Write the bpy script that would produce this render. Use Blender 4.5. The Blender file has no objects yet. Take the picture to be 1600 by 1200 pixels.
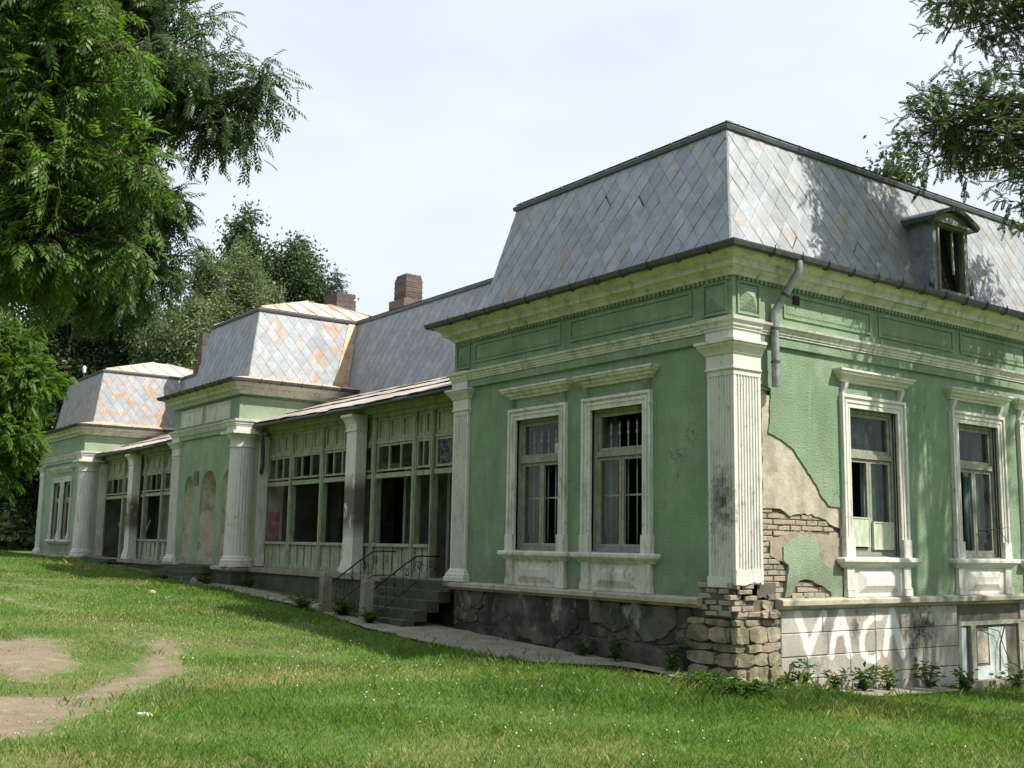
import bpy, bmesh, math, random
import numpy as np
from mathutils import Vector, Matrix
from mathutils.geometry import tessellate_polygon

random.seed(7)
rng = np.random.default_rng(11)
R = math.radians
S = bpy.context.scene
COL = S.collection

# ------------------------------------------------------------------ camera
cam_d = bpy.data.cameras.new('camera')
cam = bpy.data.objects.new('camera', cam_d)
COL.objects.link(cam)
CAM = Vector((10.687, -11.762, 0.708))


def cam_axes(yaw, pitch, roll):
    ca, sa = math.cos(yaw), math.sin(yaw)
    Ra = Matrix(((ca, -sa, 0), (sa, ca, 0), (0, 0, 1)))
    cb, sb = math.cos(pitch), math.sin(pitch)
    Rb = Matrix(((1, 0, 0), (0, cb, -sb), (0, sb, cb)))
    cc, sc = math.cos(roll), math.sin(roll)
    Rc = Matrix(((cc, -sc, 0), (sc, cc, 0), (0, 0, 1)))
    B = Matrix(((1, 0, 0), (0, 0, -1), (0, 1, 0)))
    return (Rc @ Rb @ B @ Ra)


RW = cam_axes(-0.9394056, -0.14641083, 0.01732891)
rt, dn, fw = RW.row[0], RW.row[1], RW.row[2]
m = Matrix.Identity(4)
for i in range(3):
    m[i][0], m[i][1], m[i][2], m[i][3] = rt[i], -dn[i], -fw[i], CAM[i]
cam.matrix_world = m
cam_d.sensor_width = 36.0
cam_d.lens = 1708.556 / 1600 * 36
cam_d.clip_start = 0.05
cam_d.clip_end = 3000
S.camera = cam

# ------------------------------------------------------------------ sky, sun, exposure
SUN = Vector((1.0, 0.60, 1.38)).normalized()          # direction towards the sun
w = bpy.data.worlds.new('World')
S.world = w
w.use_nodes = True
nt = w.node_tree
nt.nodes.clear()
sky = nt.nodes.new('ShaderNodeTexSky')
sky.sky_type = 'NISHITA'
sky.sun_disc = False
sky.sun_elevation = math.asin(SUN.z)
sky.sun_rotation = math.atan2(SUN.x, SUN.y)
sky.air_density = 1.0
sky.dust_density = 2.5
sky.ozone_density = 1.0
tc = nt.nodes.new('ShaderNodeTexCoord')
mp = nt.nodes.new('ShaderNodeMapping')
mp.inputs['Scale'].default_value = (1.0, 1.0, 2.6)
no = nt.nodes.new('ShaderNodeTexNoise')
no.inputs['Scale'].default_value = 1.7
no.inputs['Detail'].default_value = 7
no.inputs['Roughness'].default_value = 0.58
mr = nt.nodes.new('ShaderNodeMapRange')
mr.inputs[1].default_value = 0.36
mr.inputs[2].default_value = 0.66
mr.inputs[3].default_value = 0.80
mr.inputs[4].default_value = 0.98
mx = nt.nodes.new('ShaderNodeMix')
mx.data_type = 'RGBA'
mx.inputs[7].default_value = (8.9, 9.65, 10.7, 1)      # thin high cloud veil
bg = nt.nodes.new('ShaderNodeBackground')
bg.inputs['Strength'].default_value = 0.075
out = nt.nodes.new('ShaderNodeOutputWorld')
L = nt.links.new
L(tc.outputs['Generated'], mp.inputs[0])
L(mp.outputs[0], no.inputs['Vector'])
L(no.outputs[0], mr.inputs[0])
L(mr.outputs[0], mx.inputs[0])
L(sky.outputs[0], mx.inputs[6])
L(mx.outputs[2], bg.inputs['Color'])
L(bg.outputs[0], out.inputs[0])

sd = bpy.data.lights.new('sun', 'SUN')
sd.energy = 4.7
sd.angle = R(0.6)
sd.color = (1.0, 0.94, 0.83)
so = bpy.data.objects.new('sun', sd)
so.rotation_euler = SUN.to_track_quat('Z', 'Y').to_euler()
so.location = (20, 5, 30)
COL.objects.link(so)
S.view_settings.view_transform = 'Standard'
S.view_settings.look = 'None'
S.view_settings.gamma = 1
S.view_settings.exposure = 0.50
S.render.engine = 'CYCLES'
S.cycles.max_bounces = 6
S.cycles.diffuse_bounces = 3
S.cycles.glossy_bounces = 2
S.cycles.transmission_bounces = 3
S.cycles.transparent_max_bounces = 8
S.cycles.caustics_reflective = False
S.cycles.caustics_refractive = False
S.render.resolution_x, S.render.resolution_y = 1024, 768


# ------------------------------------------------------------------ helpers
def tag(o, label=None, cat=None, group=None, kind=None):
    if label: o['label'] = label
    if cat: o['category'] = cat
    if group: o['group'] = group
    if kind: o['kind'] = kind
    return o


def empty(name, loc=(0, 0, 0), label=None, cat=None, group=None):
    o = bpy.data.objects.new(name, None)
    o.empty_display_size = 0.3
    o.location = loc
    COL.objects.link(o)
    return tag(o, label, cat, group)


def link_mesh(name, me, mat, parent=None, loc=None):
    if mat is not None and not me.materials:
        me.materials.append(mat)
    o = bpy.data.objects.new(name, me)
    COL.objects.link(o)
    if parent is not None: o.parent = parent
    if loc is not None: o.location = loc
    return o


class MB:
    """collects faces; build() links them as one mesh object"""

    def __init__(s, P=None):
        s.v, s.f, s.P = [], [], P

    def add(s, pts):
        b = len(s.v)
        s.v += [tuple(s.P(*p)) if s.P else tuple(p) for p in pts]
        return b

    def poly(s, pts):
        b = s.add(pts)
        s.f.append(tuple(range(b, b + len(pts))))

    def hexa(s, c):
        b = s.add(c)
        for q in ((0, 3, 2, 1), (4, 5, 6, 7), (0, 1, 5, 4), (1, 2, 6, 5), (2, 3, 7, 6), (3, 0, 4, 7)):
            s.f.append(tuple(b + i for i in q))

    def box(s, x0, x1, y0, y1, z0, z1):
        s.hexa([(x0, y0, z0), (x1, y0, z0), (x1, y1, z0), (x0, y1, z0),
                (x0, y0, z1), (x1, y0, z1), (x1, y1, z1), (x0, y1, z1)])

    def bar(s, a, b, w, h, up=(0, 0, 1)):
        a, b = Vector(a), Vector(b)
        d = (b - a).normalized()
        u = Vector(up)
        if abs(d.dot(u)) > .98: u = Vector((1, 0, 0))
        x = d.cross(u).normalized() * w / 2
        y = x.normalized().cross(d) * h / 2
        s.hexa([a - x - y, a + x - y, a + x + y, a - x + y, b - x - y, b + x - y, b + x + y, b - x + y])

    def tube(s, pts, r, n=6, caps=True):
        pts = [Vector(p) for p in pts]
        if not hasattr(r, '__len__'): r = [r] * len(pts)
        d0 = (pts[1] - pts[0]).normalized()
        u = d0.cross(Vector((0, 0, 1)))
        if u.length < .05: u = d0.cross(Vector((1, 0, 0)))
        u.normalize()
        rings = []
        for i, p in enumerate(pts):
            d = (pts[min(i + 1, len(pts) - 1)] - pts[max(i - 1, 0)]).normalized()
            u = (u - d * u.dot(d)).normalized()
            v = d.cross(u)
            rings.append(s.add([p + (u * math.cos(2 * math.pi * k / n) + v * math.sin(2 * math.pi * k / n)) * r[i]
                                for k in range(n)]))
        for a, b in zip(rings, rings[1:]):
            for k in range(n):
                s.f.append((a + k, a + (k + 1) % n, b + (k + 1) % n, b + k))
        if caps:
            s.f.append(tuple(rings[0] + k for k in range(n))[::-1])
            s.f.append(tuple(rings[-1] + k for k in range(n)))

    def prism(s, loop, z0, z1):
        """loop of (x,y) extruded in z"""
        n = len(loop)
        a = s.add([(x, y, z0) for x, y in loop])
        b = s.add([(x, y, z1) for x, y in loop])
        for k in range(n):
            s.f.append((a + k, a + (k + 1) % n, b + (k + 1) % n, b + k))
        s.f.append(tuple(range(a, a + n))[::-1])
        s.f.append(tuple(range(b, b + n)))

    def sheet(s, outer, holes, n0, n1, back=True):
        """wall sheet in (u,z) with holes, front at n0, back at n1 (needs P(u,n,z))"""
        loops = [outer] + list(holes)
        flat = [p for l in loops for p in l]
        tri = tessellate_polygon([[Vector((p[0], p[1], 0)) for p in l] for l in loops])
        a = s.add([(p[0], n0, p[1]) for p in flat])
        b = s.add([(p[0], n1, p[1]) for p in flat])
        for t in tri:
            s.f.append((a + t[0], a + t[1], a + t[2]))
            if back: s.f.append((b + t[2], b + t[1], b + t[0]))
        o = 0
        for l in loops:
            n = len(l)
            for k in range(n):
                k2 = (k + 1) % n
                s.f.append((a + o + k, a + o + k2, b + o + k2, b + o + k))
            o += n

    def mold(s, path, prof, caps=True):
        """profile (out,z) swept along an xy path with mitred corners; outside is on the right"""
        pts = [Vector(p) for p in path]
        n = len(pts)
        nor = []
        for i in range(n):
            ns = []
            for j in (i - 1, i):
                if 0 <= j < n - 1:
                    d = (pts[j + 1] - pts[j]).normalized()
                    ns.append(Vector((d.y, -d.x)))
            if len(ns) == 2:
                mvec = (ns[0] + ns[1])
                mvec = mvec / (1 + ns[0].dot(ns[1]))
            else:
                mvec = ns[0]
            nor.append(mvec)
        rings = []
        for p, q in zip(pts, nor):
            rings.append(s.add([(p.x + q.x * o, p.y + q.y * o, z) for o, z in prof]))
        k = len(prof)
        for a, b in zip(rings, rings[1:]):
            for i in range(k - 1):
                s.f.append((a + i, b + i, b + i + 1, a + i + 1))
            s.f.append((a + k - 1, b + k - 1, b, a))
        if caps:
            s.f.append(tuple(rings[0] + i for i in range(k)))
            s.f.append(tuple(rings[-1] + i for i in range(k))[::-1])

    def build(s, name, mat, parent=None, smooth=False, loc=None, recalc=True, kind=None, label=None, cat=None,
              group=None, auto=None):
        me = bpy.data.meshes.new(name)
        me.from_pydata(s.v, [], s.f)
        if recalc:
            bm = bmesh.new()
            bm.from_mesh(me)
            bmesh.ops.recalc_face_normals(bm, faces=bm.faces)
            bm.to_mesh(me)
            bm.free()
        if smooth:
            me.polygons.foreach_set('use_smooth', [True] * len(me.polygons))
            if auto: me.set_sharp_from_angle(angle=R(auto))
        o = link_mesh(name, me, mat, parent, loc)
        return tag(o, label, cat, group, kind)


def one(fn, name, mat, parent, P=None, **k):
    b = MB(P)
    fn(b)
    return b.build(name, mat, parent, **k)


def boxo(name, mat, parent, x0, x1, y0, y1, z0, z1, P=None, **k):
    b = MB(P)
    b.box(x0, x1, y0, y1, z0, z1)
    return b.build(name, mat, parent, **k)


PF = lambda u, n, z: (u, -n, z)                    # front facade: u = x, outside is -y
PS = lambda u, n, z: (n, u, z)                     # side facade: u = y, outside is +x


def rough(poly, step=.07, amp=.02, seed=1):
    r = random.Random(seed)
    o = []
    for i, a in enumerate(poly):
        b = poly[(i + 1) % len(poly)]
        n = max(1, int(math.hypot(b[0] - a[0], b[1] - a[1]) / step))
        for k in range(n):
            t = k / n
            j = amp if k else amp * .4
            o.append((a[0] + (b[0] - a[0]) * t + r.uniform(-j, j), a[1] + (b[1] - a[1]) * t + r.uniform(-j, j)))
    return o


def inside(p, poly):
    x, y = p
    c = False
    j = len(poly) - 1
    for i in range(len(poly)):
        xi, yi = poly[i]
        xj, yj = poly[j]
        if (yi > y) != (yj > y) and x < (xj - xi) * (y - yi) / (yj - yi) + xi: c = not c
        j = i
    return c


# ------------------------------------------------------------------ materials
def nd(t, kind, **inp):
    n = t.nodes.new(kind)
    for k, v in inp.items():
        n.inputs[k.replace('_', ' ')].default_value = v
    return n


def pmat(name, base, rough_=.8, metal=0., var=.12, vscale=2.5, bump=0., bscale=40., layers=(), rnd=0., spec=.4,
         isl=False, coat=0.):
    """principled material; layers = (colour, scale, lo, hi, amount, stretch) laid over the base by noise"""
    mt = bpy.data.materials.new(name)
    mt.use_nodes = True
    t = mt.node_tree
    bs = t.nodes['Principled BSDF']
    bs.inputs['Roughness'].default_value = rough_
    bs.inputs['Metallic'].default_value = metal
    bs.inputs['Specular IOR Level'].default_value = spec
    ge = t.nodes.new('ShaderNodeNewGeometry')
    pos = ge.outputs['Position']
    n1 = nd(t, 'ShaderNodeTexNoise', Scale=vscale, Detail=4., Roughness=.62)
    t.links.new(pos, n1.inputs['Vector'])
    m1 = t.nodes.new('ShaderNodeMapRange')
    m1.inputs[1].default_value, m1.inputs[2].default_value = .3, .7
    m1.inputs[3].default_value, m1.inputs[4].default_value = 1 - var, 1 + var
    t.links.new(n1.outputs[0], m1.inputs[0])
    val = m1.outputs[0]
    if rnd or isl:
        oi = t.nodes.new('ShaderNodeObjectInfo')
        r_ = oi.outputs['Random']
        if isl:
            ad = t.nodes.new('ShaderNodeMath')
            ad.operation = 'ADD'
            t.links.new(oi.outputs['Random'], ad.inputs[0])
            t.links.new(ge.outputs['Random Per Island'], ad.inputs[1])
            fr = t.nodes.new('ShaderNodeMath')
            fr.operation = 'FRACT'
            t.links.new(ad.outputs[0], fr.inputs[0])
            r_ = fr.outputs[0]
        m2 = t.nodes.new('ShaderNodeMapRange')
        m2.inputs[3].default_value, m2.inputs[4].default_value = 1 - rnd, 1 + rnd
        t.links.new(r_, m2.inputs[0])
        mu = t.nodes.new('ShaderNodeMath')
        mu.operation = 'MULTIPLY'
        t.links.new(val, mu.inputs[0])
        t.links.new(m2.outputs[0], mu.inputs[1])
        val = mu.outputs[0]
        mt['rnd'] = 1
        rsock = r_
    vm = t.nodes.new('ShaderNodeVectorMath')
    vm.operation = 'SCALE'
    vm.inputs[0].default_value = base[:3]
    t.links.new(val, vm.inputs['Scale'])
    col = vm.outputs[0]
    for k, ly in enumerate(layers):
        c, sc, lo, hi, amt = ly[:5]
        st = ly[5] if len(ly) > 5 else (1, 1, 1)
        ma = t.nodes.new('ShaderNodeMapping')
        ma.inputs['Scale'].default_value = st
        ma.inputs['Location'].default_value = (k * 7.3, k * 3.1, k * 5.7)
        t.links.new(pos, ma.inputs[0])
        nn = nd(t, 'ShaderNodeTexNoise', Scale=sc, Detail=4.5, Roughness=.65)
        t.links.new(ma.outputs[0], nn.inputs['Vector'])
        rr = t.nodes.new('ShaderNodeMapRange')
        rr.inputs[1].default_value, rr.inputs[2].default_value = lo, hi
        rr.inputs[4].default_value = amt
        t.links.new(nn.outputs[0], rr.inputs[0])
        fac = rr.outputs[0]
        if len(ly) > 6:                              # height window (z0, z1, feather) of a stain
            z0, z1, fe = ly[6]
            sx = t.nodes.new('ShaderNodeSeparateXYZ')
            t.links.new(pos, sx.inputs[0])
            for (a, b) in ((z0 - fe, z0 + fe), (z1 + fe, z1 - fe)):
                q = t.nodes.new('ShaderNodeMapRange')
                q.inputs[1].default_value, q.inputs[2].default_value = a, b
                t.links.new(sx.outputs[2], q.inputs[0])
                mm = t.nodes.new('ShaderNodeMath')
                mm.operation = 'MULTIPLY'
                t.links.new(fac, mm.inputs[0])
                t.links.new(q.outputs[0], mm.inputs[1])
                fac = mm.outputs[0]
        mi = t.nodes.new('ShaderNodeMix')
        mi.data_type = 'RGBA'
        mi.inputs[7].default_value = (*c, 1)
        t.links.new(fac, mi.inputs[0])
        t.links.new(col, mi.inputs[6])
        col = mi.outputs[2]
    t.links.new(col, bs.inputs['Base Color'])
    if bump:
        nb = nd(t, 'ShaderNodeTexNoise', Scale=bscale, Detail=2.5, Roughness=.6)
        t.links.new(pos, nb.inputs['Vector'])
        bu = nd(t, 'ShaderNodeBump', Strength=bump, Distance=.02)
        t.links.new(nb.outputs[0], bu.inputs['Height'])
        t.links.new(bu.outputs[0], bs.inputs['Normal'])
    return mt


def leafmat(name, base, var=.35, trans=.45, rough_=.45):
    mt = bpy.data.materials.new(name)
    mt.use_nodes = True
    t = mt.node_tree
    bs = t.nodes['Principled BSDF']
    bs.inputs['Roughness'].default_value = rough_
    bs.inputs['Specular IOR Level'].default_value = .35
    ge = t.nodes.new('ShaderNodeNewGeometry')
    mr_ = t.nodes.new('ShaderNodeMapRange')
    mr_.inputs[3].default_value, mr_.inputs[4].default_value = 1 - var, 1 + var
    t.links.new(ge.outputs['Random Per Island'], mr_.inputs[0])
    no_ = nd(t, 'ShaderNodeTexNoise', Scale=.6, Detail=3.)
    t.links.new(ge.outputs['Position'], no_.inputs['Vector'])
    m3 = t.nodes.new('ShaderNodeMapRange')
    m3.inputs[1].default_value, m3.inputs[2].default_value = .3, .7
    m3.inputs[3].default_value, m3.inputs[4].default_value = .75, 1.25
    t.links.new(no_.outputs[0], m3.inputs[0])
    mu = t.nodes.new('ShaderNodeMath')
    mu.operation = 'MULTIPLY'
    t.links.new(mr_.outputs[0], mu.inputs[0])
    t.links.new(m3.outputs[0], mu.inputs[1])
    vm = t.nodes.new('ShaderNodeVectorMath')
    vm.operation = 'SCALE'
    vm.inputs[0].default_value = base
    t.links.new(mu.outputs[0], vm.inputs['Scale'])
    t.links.new(vm.outputs[0], bs.inputs['Base Color'])
    tr = t.nodes.new('ShaderNodeBsdfTranslucent')
    v2 = t.nodes.new('ShaderNodeVectorMath')
    v2.operation = 'MULTIPLY'
    v2.inputs[1].default_value = (1.45, 1.5, .8)
    t.links.new(vm.outputs[0], v2.inputs[0])
    t.links.new(v2.outputs[0], tr.inputs[0])
    ms = t.nodes.new('ShaderNodeMixShader')
    ms.inputs[0].default_value = trans
    t.links.new(bs.outputs[0], ms.inputs[1])
    t.links.new(tr.outputs[0], ms.inputs[2])
    t.links.new(ms.outputs[0], t.nodes['Material Output'].inputs[0])
    return mt


DIRT = (.16, .14, .10)
m_green = pmat('green_stucco', (.205, .292, .188), .92, var=.16, vscale=1.3, bump=.9, bscale=34,
               layers=[((.315, .39, .28), .8, .48, .70, .75), ((.14, .20, .122), .7, .50, .72, .65, (1.5, 1.5, .6)),
                       ((.37, .385, .31), 2.2, .56, .76, .55, (3, 3, .22)), ((.125, .15, .10), 2.6, .58, .75, .6, (3.2, 3.2, .18)),
                       ((.14, .14, .10), 1.9, .40, .62, .65, (1, 1, 1), (-.2, .42, .25)), ((.085, .11, .07), 30, .62, .70, .4),
                       ((.42, .38, .29), 3.6, .715, .73, .9)])


def cracks(mt, scale, width, col):
    t = mt.node_tree
    bs = t.nodes['Principled BSDF']
    src = bs.inputs['Base Color'].links[0].from_socket
    ge = t.nodes.new('ShaderNodeNewGeometry')
    ns = nd(t, 'ShaderNodeTexNoise', Scale=1.6, Detail=4.)
    t.links.new(ge.outputs['Position'], ns.inputs['Vector'])
    sc_ = t.nodes.new('ShaderNodeVectorMath')
    sc_.operation = 'SCALE'
    sc_.inputs['Scale'].default_value = 1.1
    t.links.new(ns.outputs['Color'], sc_.inputs[0])
    ad = t.nodes.new('ShaderNodeVectorMath')
    t.links.new(ge.outputs['Position'], ad.inputs[0])
    t.links.new(sc_.outputs[0], ad.inputs[1])
    vo = t.nodes.new('ShaderNodeTexVoronoi')
    vo.feature = 'DISTANCE_TO_EDGE'
    vo.inputs['Scale'].default_value = scale
    t.links.new(ad.outputs[0], vo.inputs['Vector'])
    mr_ = t.nodes.new('ShaderNodeMapRange')
    mr_.inputs[1].default_value, mr_.inputs[2].default_value = width, width * .3
    t.links.new(vo.outputs['Distance'], mr_.inputs[0])
    n2 = nd(t, 'ShaderNodeTexNoise', Scale=.7, Detail=2.)
    t.links.new(ge.outputs['Position'], n2.inputs['Vector'])
    m2 = t.nodes.new('ShaderNodeMapRange')
    m2.inputs[1].default_value, m2.inputs[2].default_value = .52, .60
    m2.inputs[4].default_value = .8
    t.links.new(n2.outputs[0], m2.inputs[0])
    mu = t.nodes.new('ShaderNodeMath')
    mu.operation = 'MULTIPLY'
    t.links.new(mr_.outputs[0], mu.inputs[0])
    t.links.new(m2.outputs[0], mu.inputs[1])
    mi = t.nodes.new('ShaderNodeMix')
    mi.data_type = 'RGBA'
    mi.inputs[7].default_value = (*col, 1)
    t.links.new(mu.outputs[0], mi.inputs[0])
    t.links.new(src, mi.inputs[6])
    t.links.new(mi.outputs[2], bs.inputs['Base Color'])


cracks(m_green, .55, .006, (.07, .08, .055))
m_greenb = pmat('faded_green_stucco', (.265, .345, .24), .92, var=.16, vscale=1.3, bump=.6, bscale=34,
                layers=[((.35, .395, .31), .8, .48, .70, .7), ((.18, .22, .15), .9, .50, .72, .6, (1.5, 1.5, .5)), ((.2, .19, .14), 1.6, .42, .64, .7, (1, 1, 1), (-.2, .7, .35))])
m_green2 = pmat('pale_green_stucco', (.33, .42, .265), .9, var=.12, vscale=1.5, bump=.4, bscale=50,
                layers=[((.5, .5, .42), 1.8, .5, .7, .6, (2, 2, .5))])
m_trim = pmat('cream_trim', (.66, .65, .595), .8, var=.10, vscale=3, bump=.12, bscale=60,
              layers=[((.33, .315, .25), 1.8, .48, .72, .7, (2, 2, .5)), ((.11, .10, .075), 3.0, .56, .72, .7, (2.5, 2.5, .5)), (DIRT, 9, .58, .74, .6), ((.22, .24, .17), 14, .65, .71, .6)])
m_white = pmat('white_plaster', (.64, .63, .585), .78, var=.07, vscale=4, bump=.1, bscale=60,
               layers=[((.28, .28, .26), 1.5, .57, .78, .65, (2, 2, .5)), ((.10, .10, .10), 3.2, .56, .72, .75, (1.6, 1.6, .8), (.95, 1.75, .35)),
                       ((.33, .31, .25), 3.0, .54, .72, .6, (3, 3, .3)), (DIRT, 10, .6, .74, .65)])
m_wood = pmat('grey_weathered_wood', (.29, .30, .24), .85, var=.25, vscale=9, bump=.3, bscale=80,
              layers=[((.14, .13, .10), 6, .5, .7, .7, (4, 4, .6))])
m_ver = pmat('veranda_green_paint', (.31, .345, .235), .85, var=.2, vscale=4, bump=.3, bscale=60,
             layers=[((.15, .165, .105), 3, .48, .66, .75, (3, 3, .5)), ((.42, .42, .34), 4, .52, .68, .6, (3, 3, .35)), ((.14, .125, .09), 9, .6, .7, .7, (2, 2, .6))])
m_verw = pmat('veranda_whitewashed_board', (.38, .39, .30), .88, var=.22, vscale=5, bump=.25, bscale=60,
              layers=[((.2, .215, .145), 2.5, .46, .64, .85, (3, 3, .4)), ((.48, .47, .41), 5, .58, .7, .5)])
m_post = pmat('peeling_white_post', (.66, .65, .58), .85, var=.1, vscale=5, bump=.25, bscale=50,
              layers=[((.13, .11, .085), 2.5, .33, .42, .95, (2, 2, .8), (1.0, 2.15, .2)), (DIRT, 5, .6, .75, .6)])
m_gut = pmat('dark_gutter_metal', (.085, .09, .095), .5, .5, var=.3, vscale=6,
             layers=[((.16, .1, .06), 5, .58, .72, .6)])
m_pipe = pmat('zinc_pipe', (.30, .33, .33), .5, .5, var=.25, vscale=7, layers=[((.14, .13, .11), 5, .5, .7, .7)])
m_flash = pmat('dark_flashing', (.12, .13, .14), .5, .4, var=.2, vscale=4)
m_iron = pmat('black_iron', (.03, .03, .03), .6, .6, var=.3, vscale=20, layers=[((.12, .06, .03), 14, .55, .7, .6)])
m_bar = pmat('painted_window_bar', (.42, .44, .40), .6, .1, var=.2, vscale=15, layers=[((.15, .1, .06), 20, .55, .7, .6)])
m_conc = pmat('concrete', (.27, .25, .20), .95, var=.2, vscale=2, bump=.5, bscale=25,
              layers=[((.12, .12, .09), 1.6, .5, .7, .7), ((.10, .13, .05), 2.5, .58, .72, .6)])
m_step = pmat('mossy_concrete', (.085, .085, .065), .95, var=.25, vscale=3, bump=.6, bscale=20,
              layers=[((.05, .07, .025), 2, .45, .6, .8), ((.05, .05, .045), 3, .5, .7, .8)])
m_ledge = pmat('ledge_stone', (.42, .39, .31), .95, var=.2, vscale=3, bump=.4, bscale=25,
               layers=[((.07, .065, .055), 1.3, .52, .66, .85), ((.2, .2, .12), 3, .55, .7, .6)])
m_mortar = pmat('dark_mortar', (.12, .11, .09), .95, var=.3, vscale=5, bump=.6, bscale=30)
m_soot = pmat('dark_plinth_stone', (.10, .094, .082), .95, var=.3, vscale=4, bump=.6, bscale=22, rnd=.45,
              layers=[((.02, .02, .02), .8, .46, .58, .88), ((.24, .21, .15), 2.0, .58, .68, .7)])
m_sootr = pmat('sooty_plinth_render', (.115, .108, .095), .95, var=.3, vscale=3, bump=.5, bscale=22,
               layers=[((.022, .022, .022), 1.1, .44, .58, .88), ((.30, .285, .24), 2.6, .56, .64, .85, (1, 1, .6)), ((.16, .14, .10), 1.4, .58, .7, .6)])
m_stone = pmat('rubble_stone', (.27, .235, .17), .95, var=.22, vscale=7, bump=.7, bscale=24, rnd=.3,
               layers=[((.10, .105, .05), 2.4, .48, .62, .8), ((.06, .055, .045), 4, .54, .68, .8), ((.5, .45, .37), 4, .6, .7, .5)])
m_block = pmat('ashlar_block', (.39, .37, .325), .93, var=.16, vscale=3, bump=.35, bscale=28, rnd=.13,
               layers=[((.16, .16, .155), .9, .5, .64, .75), ((.4, .28, .18), 1.3, .58, .7, .5), ((.1, .09, .07), 5, .6, .75, .6)])
def soot_spot(mt, cen, sx, col, amt):
    t = mt.node_tree
    bs = t.nodes['Principled BSDF']
    src = bs.inputs['Base Color'].links[0].from_socket
    ge = t.nodes.new('ShaderNodeNewGeometry')
    ns = nd(t, 'ShaderNodeTexNoise', Scale=6., Detail=6., Roughness=.75)
    t.links.new(ge.outputs['Position'], ns.inputs['Vector'])
    su = t.nodes.new('ShaderNodeVectorMath'); su.operation = 'SUBTRACT'
    su.inputs[1].default_value = cen
    t.links.new(ge.outputs['Position'], su.inputs[0])
    di = t.nodes.new('ShaderNodeVectorMath'); di.operation = 'DIVIDE'
    di.inputs[1].default_value = sx
    t.links.new(su.outputs[0], di.inputs[0])
    le = t.nodes.new('ShaderNodeVectorMath'); le.operation = 'LENGTH'
    t.links.new(di.outputs[0], le.inputs[0])
    ad = t.nodes.new('ShaderNodeMath'); ad.operation = 'MULTIPLY_ADD'
    ad.inputs[1].default_value = 3.4
    t.links.new(ns.outputs[0], ad.inputs[0])
    t.links.new(le.outputs['Value'], ad.inputs[2])
    mr_ = t.nodes.new('ShaderNodeMapRange')
    mr_.inputs[1].default_value, mr_.inputs[2].default_value = 2.55, 1.75
    mr_.inputs[4].default_value = amt
    t.links.new(ad.outputs[0], mr_.inputs[0])
    mi = t.nodes.new('ShaderNodeMix'); mi.data_type = 'RGBA'
    mi.inputs[7].default_value = (*col, 1)
    t.links.new(mr_.outputs[0], mi.inputs[0])
    t.links.new(src, mi.inputs[6])
    t.links.new(mi.outputs[2], bs.inputs['Base Color'])


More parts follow.
